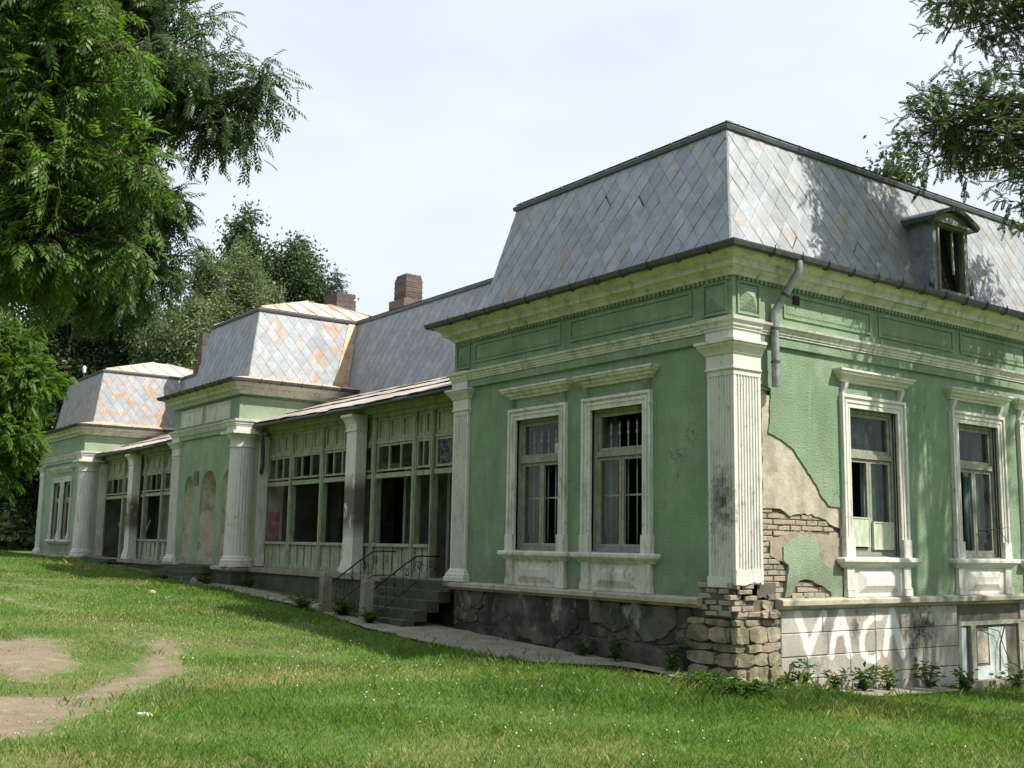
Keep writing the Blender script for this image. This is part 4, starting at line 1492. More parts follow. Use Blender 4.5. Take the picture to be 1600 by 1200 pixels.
window(PS, WS[3], 'side window beyond the right edge', False, (1, 1, 1), trim=m_white)
curtain(PS, WS[0] + .12, WS[0] + .6, .7, 2.2, 'grey blue curtain in the boarded side window', seed=4)
curtain(PS, WS[1] + .08, WS[1] + .6, .7, 2.2, 'grey blue curtain at right of the second side window', seed=5)
curtain(PS, WS[1] - .6, WS[1] - .42, .7, 2.2, 'narrow grey blue curtain at left of the second side window', seed=6)
curtain(PS, WS[2] - .5, WS[2] + .3, .7, 2.6, 'curtain in the side window at the right edge', seed=7)
for u0, u1, z0, z1 in ((-.55, -.06, .78, 1.24), (.03, .55, .74, 1.18)):
    b = MB(PS)
    frame_sheet(b, WS[0] + u0, WS[0] + u1, z0, z1, .02, -.045, -.088)
    b.box(WS[0] + u0 + .019, WS[0] + u1 - .019, -.085, -.055, z0 + .019, z1 - .019)
    b.build('board', m_board, w3)
for i, c in enumerate(WFAR):
    window(PF, c, ('left', 'right')[i] + ' window of the far pavilion', False, (1, 1, 1), simple=True, ow=.74, oh=.55)
    curtain(PF, c - .5, c - .1, .7, 2.9, ('left', 'right')[i] + ' far pavilion window curtain, pale grey', seed=10 + i)
# dry twig in the second side window
tw = MB()
tw.tube([(0, 0, 0), (.10, .18, .03), (.14, .38, .02), (.17, .5, -.10), (.18, .62, -.22)], [.014, .012, .009, .006, .003], 5)
tw.tube([(.1, .18, .03), (.14, .02, -.05), (.18, -.25, -.08)], [.008, .005, .002], 4)
tw.tube([(.12, .3, .03), (.2, .2, -.1), (.22, .25, -.3)], [.006, .004, .002], 4)
tw.tube([(.14, .38, .02), (.2, .55, .08), (.22, .7, .03)], [.006, .004, .002], 4)
tw.build('dry_twig', m_twig, None, smooth=True, loc=(-.05, WS[1] + .05, 1.10), label='dry brown twig poking from the second side window', cat='twig')

# --- verandas
def sash_row(par, u0, u1, z0, z1, nl, y, panes):
    """small sash with nl lights; par is the veranda part"""
    b = MB(PF)
    holes = []
    fw_ = .05
    wl = (u1 - u0 - fw_ * (nl + 1)) / nl
    for k in range(nl):
        a = u0 + fw_ + k * (wl + fw_)
        holes.append([(a, z0 + fw_), (a + wl, z0 + fw_), (a + wl, z1 - fw_), (a, z1 - fw_)])
    b.sheet([(u0, z0), (u1, z0), (u1, z1), (u0, z1)], holes, -y + .03, -y - .02)
    b.build('sash', m_ver, par)
    for k, h in enumerate(holes):
        if panes[k % len(panes)]:
            b = MB(PF)
            b.poly([(h[0][0] - .01, -y, h[0][1] - .01), (h[1][0] + .01, -y, h[0][1] - .01), (h[1][0] + .01, -y, h[2][1] + .01), (h[0][0] - .01, -y, h[2][1] + .01)])
            b.build('pane', m_glass, par)


def veranda(mulls, post_x, x0, x1, sk_bottom, label, narrow=()):
    Y = .9
    b = MB()
    b.box(x0, x1, Y - .05, Y + .07, 3.62, 3.72)                # head beam
    b.box(x0, x1, Y - .16, Y + .10, 3.722, 3.90)
    vr = b.build('veranda', m_ver, V_, label=label)
    ed = [x0 + .02] + mulls + [x1 - .02]
    for mx_, hw in [(q, .085) for q in mulls]:
        if mx_ in narrow: hw = .045
        bb = MB()
        bb.box(mx_ - hw, mx_ + hw, Y - .075, Y + .075, .0, 3.62)
        bb.box(mx_ - hw * .5, mx_ + hw * .5, Y - .092, Y - .074, .02, 3.6)
        bb.build('mullion', m_ver, vr)
    for i, (a, c) in enumerate(zip(ed, ed[1:])):
        a += .085
        c -= .085
        if c - a < .3: continue
        nl = 3 if c - a > 1.2 else 2
        boxo('transom', m_ver, vr, a, c, Y - .055, Y + .05, 2.20, 2.31)
        sash_row(vr, a + .015, c - .015, 2.36, 2.99, nl, Y - (.03 if i % 2 else 0), (1, 0, 1) if i % 3 != 2 else (0, 1, 1))
        boxo('upper_rail', m_ver, vr, a, c, Y - .05, Y + .05, 3.0, 3.07)
        wd = (c - a) / nl
        for k in range(nl):
            if (i * 3 + k) % 11 == 4 and not sk_bottom: continue
            bb = MB(PF)
            u0, u1 = a + wd * k + .012, a + wd * (k + 1) - .012
            bb.box(u0, u1, -Y - .03, -Y - .005, 3.075, 3.615)
            frame_sheet(bb, u0, u1, 3.078, 3.612, .07, -Y + .028, -Y - .003)
            bb.build('panel', m_ver, vr)
        if i in sk_bottom: continue
        # low boarded wall with a sill
        boxo('sill_rail', m_verw, vr, a, c, Y - .085, Y + .07, .63, .70)
        boxo('foot_rail', m_ver, vr, a, c, Y - .05, Y + .05, .0, .10)
        nb = max(2, round((c - a) / .42))
        wd = (c - a) / nb
        for k in range(nb):
            boxo('board', m_verw, vr, a + wd * k + .006, a + wd * (k + 1) - .006, Y - .012 - random.uniform(0, .006), Y + .012, .10, .63)
            if k: boxo('batten', m_ver, vr, a + wd * k - .022, a + wd * k + .022, Y - .045, Y - .019, .101, .629)
    # white post in front with a flared bracket capital
    pb = MB()
    pb.box(post_x - .25, post_x + .25, .52, .80, .30, 3.38)
    po = pb.build('post', m_post, vr, label='white veranda post with peeled dark middle')
    bb = MB()
    for (o, z0, z1) in ((.06, .0, .14), (.035, .14, .24), (.015, .24, .301)):
        bb.box(post_x - .25 - o, post_x + .25 + o, .52 - o, .80 + o * .3, z0, z1)
    bb.build('base', m_post, po)
    bb = MB(lambda u, n, z: (post_x + u, .52 - n, z))
    pr = [(.0, 3.33), (.025, 3.335), (.025, 3.37), (.01, 3.38), (.03, 3.5), (.09, 3.6), (.17, 3.67), (.17, 3.72), (-.27, 3.72), (-.27, 3.33)]
    a0 = bb.add([(-.27, o, z) for o, z in pr])
    a1 = bb.add([(.27, o, z) for o, z in pr])
    n = len(pr)
    for i in range(n): bb.f.append((a0 + i, a0 + (i + 1) % n, a1 + (i + 1) % n, a1 + i))
    bb.f.append(tuple(a0 + i for i in range(n)))
    bb.f.append(tuple(a1 + i for i in range(n))[::-1])
    bb.build('bracket', m_post, po)
    # lean-to roof of overlapping sheets, ragged at the eave
    r = random.Random(int(-x0))
    x = x0 + .02
    sl = MB()
    sl.hexa([(x0 + .0, .46, 3.90), (x1, .46, 3.90), (x1, 3.5, 5.0), (x0, 3.5, 5.0), (x0, .46, 3.955), (x1, .46, 3.955), (x1, 3.5, 5.05), (x0, 3.5, 5.05)])
    lt = sl.build('lean_to_roof', m_wood, V_)
    while x < x1 - .1:
        wd = min(r.uniform(.5, .75), x1 - .02 - x)
        rows = [(.34, 1.45), (1.35, 2.5), (2.4, 3.5)]
        for j, (ya, yb) in enumerate(rows):
            ya2 = ya + (r.uniform(-.06, .05) if j == 0 else 0)
            k = (5.05 - 3.955) / 3.04
            zf = lambda y: 3.955 + (y - .46) * k
            sag = -.05 * math.sin((x - x0) / (x1 - x0) * math.pi) if j == 0 else 0
            e = [r.uniform(.012, .045) + (.02 if j == 0 else .01) for _ in range(2)]
            bb = MB()
            bb.hexa([(x, ya2, zf(ya2) + e[0] + .002 + sag), (x + wd + .04, ya2, zf(ya2) + e[1] + .002 + sag), (x + wd + .04, yb, zf(yb) + .010 - j * .002), (x, yb, zf(yb) + .006 - j * .002),
                     (x, ya2, zf(ya2) + e[0] + .010 + sag), (x + wd + .04, ya2, zf(ya2) + e[1] + .010 + sag), (x + wd + .04, yb, zf(yb) + .018), (x, yb, zf(yb) + .014)])
            bb.build('roof_sheet', m_vroof, lt, recalc=False)
        x += wd
    gp = [(x0 + (x1 - x0) * k / 16, .37, 3.885 - .05 * math.sin(k / 16 * math.pi) + r.uniform(-.008, .008)) for k in range(17)]
    gb = MB()
    gb.tube(gp, .05, 7)
    gb.build('eave_gutter', m_gut, lt, smooth=True)
    # base wall below the veranda floor
    boxo('base_wall', m_step, V_, x0 + .04, x1 - .04, .46, .62, -1.4, -.13)
    boxo('floor_slab', m_conc, V_, x0 + .04, x1 - .04, .40, .95, -.13, -.005)
    return vr


ver1 = veranda([-16.53, -14.70, -13.08, -12.00, -10.17, -9.42], -12.56, XC1, XM0, (6,), 'open wooden veranda between the near and middle pavilions', narrow=(-9.42,))
ver2 = veranda([-31.10, -29.95, -28.66, -26.77, -24.95], -29.32, XF1, XC0, (0, 1), 'glazed wooden veranda between the middle and far pavilions')
# things seen inside the verandas
b = MB(PF)
b.box(-33.0, -31.5, -2.88, -2.85, -.02, 2.75)
for (u0, u1, z0, z1) in ((-32.85, -32.3, .2, 1.1), (-32.2, -31.65, .2, 1.1), (-32.85, -32.3, 1.3, 2.55), (-32.2, -31.65, 1.3, 2.55)): frame_sheet(b, u0, u1, z0, z1, .06, -2.83, -2.851)
b.build('inner_door', m_frame_d, V_, label='closed white panelled door inside the far veranda')
bb = MB()
bb.bar((0, 0, 0), (2.1, .05, -.75), .03, .14)
bb.build('loose_plank', m_wood, None, loc=(-33.1, 1.35, 1.28), label='dark plank nailed across the far veranda doorway', cat='plank')
bb = MB()
bb.bar((0, 0, 0), (1.25, .05, 1.35), .03, .12)
bb.build('loose_plank', m_wood, None, loc=(-31.2, 1.5, .05), label='dark plank leaning up inside the far veranda', cat='plank')
pb = MB()
pb.box(0, .008, -.17, .17, 0, .82)
pb.build('poster', m_poster, None, loc=(XC1 + .002, 1.15, .70), label='faded red poster on the veranda inner wall beside the round column', cat='poster')
for dx in (-14.6, -11.2): 
    one(lambda b: (b.box(dx - .72, dx - .6, -2.93, -2.86, 0, 2.8), b.box(dx + .6, dx + .72, -2.93, -2.86, 0, 2.8), b.box(dx - .72, dx + .72, -2.93, -2.86, 2.7, 2.82)), 'door_casing', m_frame_d, V_, PF)
# peeling jamb beside the round columns
for xx in (XC1, XF1): boxo('jamb', m_trim, V_, xx + .001, xx + .12, .60, .86, .02, 3.6)

# --- steps
def steps(x0, x1, y_top, n, ztop, zbot, run, label=None):
    h = (ztop - zbot) / n
    st = MB()
    st.box(x0 + .05, x1 - .05, y_top - .1, .7, zbot - .4, ztop - .14)
    st = st.build('stairway', m_step, V_, label=label)
    for k in range(n):
        z = ztop - h * (k)
        boxo('step', m_step, st, x0 + random.uniform(-.03, .03), x1 + random.uniform(-.03, .03), y_top - run * (k + 1) - .02, y_top - run * k + (.3 if k == 0 else 0), z - h - .06, z - .012 - k * .004)


steps(-10.25, -7.5, .42, 5, -.02, -.88, .27, 'dark mossy steps up to the near veranda door')
steps(-22.9, -19.55, -.06, 3, -.02, -.46, .26, 'low broken steps before the arched niches')
steps(-33.2, -29.9, .38, 3, -.02, -.25, .28)

# --- roofs
POOL = []                                       # shingles: (slope object, frame matrix, 2-D polygon, weight)
SW, SH = .37, .50


def clip(poly, edge_a, edge_b):
    o = []
    ax, ay = edge_a
    ex, ey = edge_b[0] - ax, edge_b[1] - ay
    side = lambda p: ex * (p[1] - ay) - ey * (p[0] - ax)
    for i, p in enumerate(poly):
        q = poly[(i + 1) % len(poly)]
        sp, sq = side(p), side(q)
        if sp >= 0: o.append(p)
        if (sp >= 0) != (sq >= 0):
            t = sp / (sp - sq)
            o.append((p[0] + (q[0] - p[0]) * t, p[1] + (q[1] - p[1]) * t))
    return o


def slope(bl, br, tr_, tl, holes=(), sw=SW, sh=SH):
    """mansard slope seen from outside: bottom-left, bottom-right, top-right, top-left"""
    bl, br, tr_, tl = map(Vector, (bl, br, tr_, tl))
    U = (br - bl).normalized()
    N = U.cross(tl - bl).normalized()
    W = N.cross(U)
    to2 = lambda p: ((p - bl).dot(U), (p - bl).dot(W))
    quad = [to2(p) for p in (bl, br, tr_, tl)]
    b = MB()
    dn_ = N * .06
    b.hexa([bl - dn_, br - dn_, br - dn_ * .1, bl - dn_ * .1, tl - dn_, tr_ - dn_, tr_ - dn_ * .1, tl - dn_ * .1])
    so_ = b.build('roof_slope', m_flash, V_)
    M4 = Matrix(((U.x, W.x, N.x, bl.x), (U.y, W.y, N.y, bl.y), (U.z, W.z, N.z, bl.z), (0, 0, 0, 1)))
    umin, umax = min(q[0] for q in quad), max(q[0] for q in quad)
    vmax = max(q[1] for q in quad)
    j = -1
    while j * sh / 2 < vmax + sh:
        i = int(umin / sw) - 2
        while i * sw < umax + sw:
            cu, cv = i * sw + (sw / 2 if j % 2 else 0), j * sh / 2
            k = .980
            poly = [(cu, cv - sh / 2 * k), (cu + sw / 2 * k, cv), (cu, cv + sh / 2 * k), (cu - sw / 2 * k, cv)]
            full = True
            for e in range(4):
                p2 = clip(poly, quad[e], quad[(e + 1) % 4])
                if len(p2) != len(poly) or any(abs(a[0] - c[0]) + abs(a[1] - c[1]) > 1e-9 for a, c in zip(poly, p2)): full = False
                poly = p2
                if len(poly) < 3: break
            if len(poly) >= 3:
                ar = abs(sum(poly[q][0] * poly[(q + 1) % len(poly)][1] - poly[(q + 1) % len(poly)][0] * poly[q][1] for q in range(len(poly)))) / 2
                if ar > .006 and not any(inside((cu, cv), h) for h in holes):
                    cw_ = M4 @ Vector((cu, cv, 0))
                    vd = CAM - cw_
                    wt = ar * max(0, N.dot(vd.normalized())) / vd.length_squared
                    pc = RW @ (cw_ - CAM)
                    if pc.z < 0 or abs(pc.x / pc.z) > .5 or abs(pc.y / pc.z) > .38: wt *= .01
                    POOL.append((so_, M4, (cu, cv), poly, full, wt))
            i += 1
        j += 1
    return so_


def shingle_geo(poly, cv, seed, sh=SH):
    r = random.Random(seed)
    t0, t1 = r.uniform(-.003, .003), r.uniform(-.003, .003)
    hh = lambda p: .008 + .008 * (.5 - (p[1] - cv) / sh) + t0 * (p[0] - poly[0][0]) * 4
    n = len(poly)
    cx = sum(p[0] for p in poly) / n
    cy = sum(p[1] for p in poly) / n
    v = [(p[0], p[1], hh(p)) for p in poly] + [(p[0], p[1], -.004) for p in poly] + [(cx, cy, hh((cx, cy)) + r.uniform(.0005, .004))]
    f = []
    for k in range(n):
        k2 = (k + 1) % n
        f.append((k, k2, 2 * n))
        f.append((k2, k, n + k, n + k2))
    return v, f


TOPS = []


def mansard(path_rect, ov, zb, zt_, set_, sides, skirt=False):
    """rectangle x0,x1,y0,y1; slopes on the named sides"""
    x0, x1, y0, y1 = path_rect
    X0, X1, Y0, Y1 = x0 - ov, x1 + ov, y0 - ov, y1
    a0, a1, c0 = x0 + set_, x1 - set_, y0 + set_
    res = {}
    if 'front' in sides: res['front'] = slope((X0, Y0, zb), (X1, Y0, zb), (a1, c0, zt_), (a0, c0, zt_))
    if 'right' in sides: res['right'] = slope((X1, Y0, zb), (X1, Y1, zb), (a1, Y1, zt_), (a1, c0, zt_), holes=sides.get('hole', ()))
    if 'left' in sides: res['left'] = slope((X0, Y1, zb), (X0, Y0, zb), (a0, c0, zt_), (a0, Y1, zt_))
    # top edge flashing
    cap = [(-.12, -.03), (.04, -.045), (.06, -.04), (.075, .025), (.06, .045), (-.12, .085)]
    one(lambda b: b.mold([(a0, Y1), (a0, c0), (a1, c0), (a1, Y1)], [(o, zt_ + z) for o, z in cap]), 'ridge_flashing', m_flash, V_)
    return a0, a1, c0


hole_d = [(4.35, .10), (6.75, .10), (6.75, 1.6), (6.2, 2.2), (5.45, 2.45), (4.7, 2.2), (4.35, 1.6)]
sl_main = mansard((XM0, XM1, 0, YEND), -.30, 5.22, ZT, .80, {'front': 1, 'right': 1, 'left': 1})
sl_mid = mansard((XC0, XC1, 0, 4.2), -.30, 5.26, ZT, .72, {'front': 1, 'right': 1, 'left': 1})
sl_far = mansard((XF0, XF1, 0, 9), -.30, 5.22, ZT, .68, {'front': 1, 'right': 1, 'left': 1})
body1 = slope((XC1 - .3, 3.42, 5.0), (XM0 + .3, 3.42, 5.0), (XM0 + .8, 3.92, ZT), (XC1 - .72, 3.92, ZT))
body2 = slope((XF1 - .3, 3.42, 5.0), (XC0 + .3, 3.42, 5.0), (XC0 + .72, 3.92, ZT), (XF1 - .68, 3.92, ZT))
cap = [(-.12, -.03), (.04, -.045), (.06, -.04), (.075, .025), (.06, .045), (-.12, .085)]
one(lambda b: b.mold([(XC1 - .8, 3.92), (XM0 + .8, 3.92)], [(o, ZT + z) for o, z in cap]), 'ridge_flashing', m_flash, V_)
one(lambda b: b.mold([(XF1 - .8, 3.92), (XC0 + .8, 3.92)], [(o, ZT + z) for o, z in cap]), 'ridge_flashing', m_flash, V_)
# rusty skirts between gutter and slope of the two further pavilions
for path, zg, sm in ((P_MID, 5.10, m_skirt), (P_FAR, 5.04, m_skirt), (P_MAIN, 4.99, m_flash)):
    one(lambda b: b.mold(path, [(-.34, zg + .21), (.395, zg + .056), (.40, zg + .066), (-.34, zg + .235)]), 'eave_skirt', sm, V_)
# seam ticks along the top flashing (standing seam ends)
for k in range(14):
    boxo('seam_end', m_flash, V_, -6.2 + k * .42 - .012, -6.2 + k * .42 + .02, .72, .86, ZT + .048, ZT + .075)
for k in range(16):
    boxo('seam_end', m_flash, V_, -.86, -.72, 1.0 + k * .5 - .012, 1.0 + k * .5 + .02, ZT + .048, ZT + .075)


def hip_top(x0, x1, y0, y1, px, py, pz, mat, seams):
    z = ZT + .088
    tp = MB()
    A = [(x0, y0, z), (x1, y0, z), (x1, y1, z), (x0, y1, z)]
    pk0, pk1 = (px, py, pz), (px, max(py, y1 - (py - y0)), pz)
    tp.poly([A[0], A[1], pk0])
    tp.poly([A[1], A[2], pk1, pk0])
    tp.poly([A[2], A[3], pk1])
    tp.poly([A[3], A[0], pk0, pk1])
    o = tp.build('hip_roof', mat, V_)
    if seams:
        # standing seams on the right face and the front face
        n = 9
        for k in range(1, n):
            t = k / n
            y = y0 + (y1 - y0) * t
            lo = Vector((x1, y, z + .005))
            yy = min(max(y, py), pk1[1])
            if y < py: f = (y - y0) / (py - y0); hi = Vector((x1 + (px - x1) * f, y, z + (pz - z) * f + .005))
            else: hi = Vector((px, y, pz + .005)) if y <= pk1[1] else None
            if hi is None: f = (y1 - y) / (y1 - pk1[1]); hi = Vector((x1 + (px - x1) * f, y, z + (pz - z) * f + .005))
            one(lambda b: b.bar(lo, hi, .03, .05), 'seam', m_rustroof, o)
        for a, c in ((A[0], pk0), (A[1], pk0), (A[2], pk1)): one(lambda b: b.bar((a[0], a[1], a[2] + .01), (c[0], c[1], c[2] + .01), .06, .06), 'hip_cap', m_rustroof, o)


hip_top(XC0 + .76, XC1 - .76, .76, 6.2, -20.73, 3.1, 8.27, m_rustroof, True)
hip_top(XF0 + .76, XF1 - .76, .76, 6.8, -36.8, 3.5, 8.35, m_rustroof, True)
hip_top(XM0 + .76, XM1 - .76, .76, YEND, -3.6, 4.5, 8.25, m_vroof, False)
one(lambda b: (b.poly([(XF0 + .8, 3.88, ZT + .084), (XM0 + .8, 3.88, ZT + .084), (XM0 + .8, 7.5, 8.2), (XF0 + .8, 7.5, 8.2)]),
               b.poly([(XF0 + .8, 7.5, 8.2), (XM0 + .8, 7.5, 8.2), (XM0 + .8, 11.6, ZT), (XF0 + .8, 11.6, ZT)]),
               b.poly([(XF0 + .8, 11.6, ZT), (XM0 + .8, 11.6, ZT), (XM0 + .8, 12.4, 5), (XF0 + .8, 12.4, 5)])), 'body_roof', m_vroof, V_, recalc=False)

# dormer on the side slope
DX, DC = -.08, 5.83
dm = MB(PS)
dm.sheet([(DC - .55, 5.28), (DC + .55, 5.28), (DC + .55, 6.62), (DC - .55, 6.62)], [[(DC - .37, 5.32), (DC + .37, 5.32), (DC + .37, 6.48), (DC - .37, 6.48)]], DX, DX - .08)
dorm = dm.build('dormer', m_dormer, V_, label='roof dormer with dark open window under a small pediment')
for s_ in (-1, 1):
    b = MB(PS)
    u0, u1 = sorted((DC + s_ * .547, DC + s_ * .50))
    b.hexa([(u0, DX - .001, 5.25), (u1, DX - .001, 5.25), (u1, -.36, 5.25), (u0, -.36, 5.25), (u0, DX - .001, 6.62), (u1, DX - .001, 6.62), (u1, -.8, 6.62), (u0, -.8, 6.62)])
    b.build('cheek', m_dormer, dorm)
    b = MB(PS)
    b.tube([(DC + s_ * .61, DX - .02, 5.36), (DC + s_ * .66, DX - .0, 5.44), (DC + s_ * .64, DX, 5.56), (DC + s_ * .58, DX, 5.66), (DC + s_ * .57, DX - .02, 5.54), (DC + s_ * .58, DX - .01, 5.42)], .04, 8)
    b.build('scroll', m_dormer, dorm, smooth=True)
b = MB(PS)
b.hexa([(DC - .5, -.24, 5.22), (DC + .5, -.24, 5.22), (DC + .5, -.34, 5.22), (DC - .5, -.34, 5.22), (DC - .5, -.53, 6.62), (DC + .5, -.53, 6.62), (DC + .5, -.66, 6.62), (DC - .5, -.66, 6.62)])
b.build('opening_shade', m_dark, dorm)  # near-black sloping panel, painted shade in place of a hollow dormer
b = MB(PS)
frame_sheet(b, DC - .43, DC + .43, 5.275, 6.53, .05, DX + .03, DX - .005)
b.build('frame', m_wood, dorm)
one(lambda b: b.bar((DX - .05, DC + .14, 5.67), (DX - .04, DC + .10, 6.44), .03, .03), 'loose_batten', m_trim, dorm)
b = MB(PS)
prof = [(-.72, 6.59), (-.64, 6.65), (-.42, 6.74), (-.2, 6.82), (0, 6.86), (.2, 6.82), (.42, 6.74), (.64, 6.65), (.72, 6.59)]
lo = [(u * .96, z - .07) for u, z in prof]
a0 = b.add([(DC + u, DX + .17, z) for u, z in prof])
a1 = b.add([(DC + u, -1.0, z + .04) for u, z in prof])
a2 = b.add([(DC + u, DX + .15, z) for u, z in lo])
a3 = b.add([(DC + u, -1.0, z) for u, z in lo])
n = len(prof)
for k in range(n - 1):
    b.f += [(a0 + k, a0 + k + 1, a1 + k + 1, a1 + k), (a2 + k, a2 + k + 1, a3 + k + 1, a3 + k), (a0 + k, a0 + k + 1, a2 + k + 1, a2 + k)]
for k in (0, n - 1): b.f.append((a0 + k, a1 + k, a3 + k, a2 + k))
b.build('pediment_roof', m_flash, dorm)
one(lambda b: b.sheet([(DC - .56, 6.565), (DC + .56, 6.565), (DC + .36, 6.69), (DC, 6.765), (DC - .36, 6.69)], [], DX + .06, DX - .03), 'tympanum', m_dormer, dorm, PS)
one(lambda b: b.box(DC - .62, DC + .62, DX - .05, DX + .10, 6.52, 6.564), 'lintel', m_dormer, dorm, PS)

# shingles: the 300 that show largest are pieces of their slope, the rest one field
POOL.sort(key=lambda q: -q[5])
tmpl = {}
for q in POOL[:300]:
    so_, M4, (cu, cv), poly, full, wt = q
    if full:
        k = random.randrange(6)
        if k not in tmpl:
            v, f = shingle_geo([(p[0] - cu, p[1] - cv) for p in poly], 0, k)
            me = bpy.data.meshes.new('shingle')
            me.from_pydata(v, [], f)
            me.materials.append(m_shing)
            tmpl[k] = me
        me = tmpl[k]
    else:
        v, f = shingle_geo([(p[0] - cu, p[1] - cv) for p in poly], 0, int(cu * 100) + 7)
        me = bpy.data.meshes.new('shingle')
        me.from_pydata(v, [], f)
        me.materials.append(m_shing)
    o = bpy.data.objects.new('shingle', me)
    COL.objects.link(o)
    o.parent = so_
    bad = full and random.random() < .03          # a few sheets have slipped or lifted
    o.matrix_world = M4 @ Matrix.Translation((cu, cv - (random.uniform(.01, .05) if bad else 0), .006 if bad else 0)) @ Matrix.Rotation(random.uniform(-.09, .09) if bad else random.uniform(-.014, .014), 4, 'Z') \
        @ Matrix.Rotation(random.uniform(0, .05) if bad else random.uniform(-.012, .012), 4, 'X') @ Matrix.Rotation(random.uniform(-.014, .014), 4, 'Y')
b = MB()
fm = []
for k, q in enumerate(POOL[300:]):
    so_, M4, (cu, cv), poly, full, wt = q
    v, f = shingle_geo(poly, cv, k)
    o0 = len(b.v)
    b.v += [tuple(M4 @ Vector(p)) for p in v]
    b.f += [tuple(o0 + i for i in g) for g in f]
    fm += [1 if M4[0][3] < -30 or (M4[0][3] < -15 and M4[0][3] > -24 and abs(M4[1][0]) > .5 and k % 3 == 0) else 0] * len(f)
sf = b.build('shingle_field', m_shing, V_, recalc=False, kind='stuff')
sf.data.materials.append(m_shing2)
sf.data.polygons.foreach_set('material_index', fm)
for hx, hy, tx, ty, zb in ((-.3, .3, -.8, .8, 5.22), (XC1 - .3, .3, XC1 - .72, .72, 5.26), (XF1 - .3, .3, XF1 - .68, .68, 5.22)):
    one(lambda b: b.tube([(hx, hy, zb + .01), (tx, ty, ZT + .01)], .022, 6), 'hip_flashing', m_pipe, V_)
# valley strip where the middle pavilion meets the body
one(lambda b: b.hexa([(XC1 - .27, 2.95, 5.2), (XC1 - .27, 3.40, 5.2), (XC1 - .25, 3.40, 5.2), (XC1 - .25, 2.95, 5.2), (XC1 - .69, 3.6, ZT - .05), (XC1 - .69, 3.9, ZT - .05), (XC1 - .67, 3.9, ZT - .05), (XC1 - .67, 3.6, ZT - .05)]), 'valley_strip', m_skirt, V_)

# chimneys
def chimney(x, y, z0, z1, w_, d_, broken, label):
    b = MB()
    b.box(x - w_ / 2 - .12, x + w_ / 2 + .12, y - d_ / 2 - .12, y + d_ / 2 + .12, z0, z0 + .45)
    ch = b.build('chimney', m_brick2, V_, label=label)
    r = random.Random(int(-x))
    z = z0 + .45
    row = 0
    while z < z1:
        g = .008 * (row % 2)
        cut = r.uniform(0, .18) if broken and z > z1 - .22 else 0
        boxo('brick_course', m_brick2, ch, x - w_ / 2 - g + cut, x + w_ / 2 + g, y - d_ / 2 - g, y + d_ / 2 + g - cut * .5, z, z + .075)
        z += .082
        row += 1
    boxo('mortar_core', m_mortar, ch, x - w_ / 2 + .02, x + w_ / 2 - .02, y - d_ / 2 + .02, y + d_ / 2 - .02, z0 + .4, z1 - .2)
    return ch


c1 = chimney(-18.9, 5.7, 7.9, 9.15, .72, .6, True, 'tall brown brick chimney with grass on its broken top')
chimney(-26.4, 7.1, 7.9, 10.0, 1.1, .8, True, 'low wide broken chimney behind the middle roof')
chimney(-32.7, 4.25, 7.3, 9.1, .42, .42, False, 'slim pale brick chimney beyond the middle pavilion')

# ------------------------------------------------------------------ stair railing and stone posts
def railing(x, label):
    base = (x, -.95, float(gz(x, -.95)))
    t = empty('stair_railing', base, label, 'railing', 'iron railings of the veranda steps')
    g = base[2]
    hr = MB()
    pts = [(0, .05, .62), (0, .75, 1.12), (0, 1.05, 1.30), (0, 1.15, 1.31), (0, 1.62, 1.30)]
    hr.tube(pts, .016, 6)
    hr.build('handrail', m_iron, t, smooth=True)
    b = MB()
    b.tube([(0, .1, .12), (0, 1.05, .78), (0, 1.6, .80)], .012, 5)
    b.build('lower_rail', m_iron, t, smooth=True)
    for k in range(8):
        y = .18 + k * .19
        zt = np.interp(y, [.05, .75, 1.05, 1.62], [.62, 1.12, 1.30, 1.30])
        zb = np.interp(y, [.1, 1.05, 1.6], [.12, .78, .80])
        b = MB()
        b.tube([(0, y, zb - .04), (0, y, zt)], .0065, 5)
        b.tube([(0, y, (zb + zt) / 2 - .03), (0, y, (zb + zt) / 2), (0, y, (zb + zt) / 2 + .03)], [.009, .02, .009], 6)
        b.build('baluster', m_iron, t, smooth=True)
    for k in range(5):
        y = .28 + k * .28
        zm = float(np.interp(y, [.1, 1.05, 1.6], [.12, .78, .80])) + .33
        for s_ in (-1, 1):
            b = MB()
            sp = []
            for q in range(16):
                a = q * .5
                rr = .11 * (1 - q / 17)
                sp.append((.004, y + s_ * (.02 + rr * math.cos(a) * .7), zm + rr * math.sin(a)))
            b.tube(sp, .006, 4)
            b.build('scroll', m_iron, t, smooth=True)
    return t


def stone_post(x, y, h, label):
    g = float(gz(x, y))
    b = MB()
    r = random.Random(int(x * 10))
    loop = lambda k: [(-.10 * k, -.10 * k), (.10 * k, -.10 * k), (.10 * k, .10 * k), (-.10 * k, .10 * k)]
    rings = []
    for z, k in ((-.25, 1.08), (.1, 1.04), (h * .5, 1.0), (h - .06, .98), (h, .82)):
        rings.append(b.add([(p[0] + r.uniform(-.012, .012), p[1] + r.uniform(-.012, .012), z) for p in loop(k)]))
    for a, c in zip(rings, rings[1:]):
        for k in range(4): b.f.append((a + k, a + (k + 1) % 4, c + (k + 1) % 4, c + k))
    b.f.append(tuple(rings[-1] + k for k in range(4)))
    return b.build('stone_post', m_conc, None, loc=(x, y, g), label=label, cat='post', group='stone posts at the foot of the steps')


railing(-10.55, 'rusty iron stair railing with scrolls nearer the round column')
railing(-8.75, 'rusty iron stair railing with scrolls nearer the near pavilion')
stone_post(-10.55, -1.02, .84, 'short concrete post at the foot of the further stair railing')
stone_post(-8.75, -1.02, .84, 'short concrete post at the foot of the nearer stair railing')

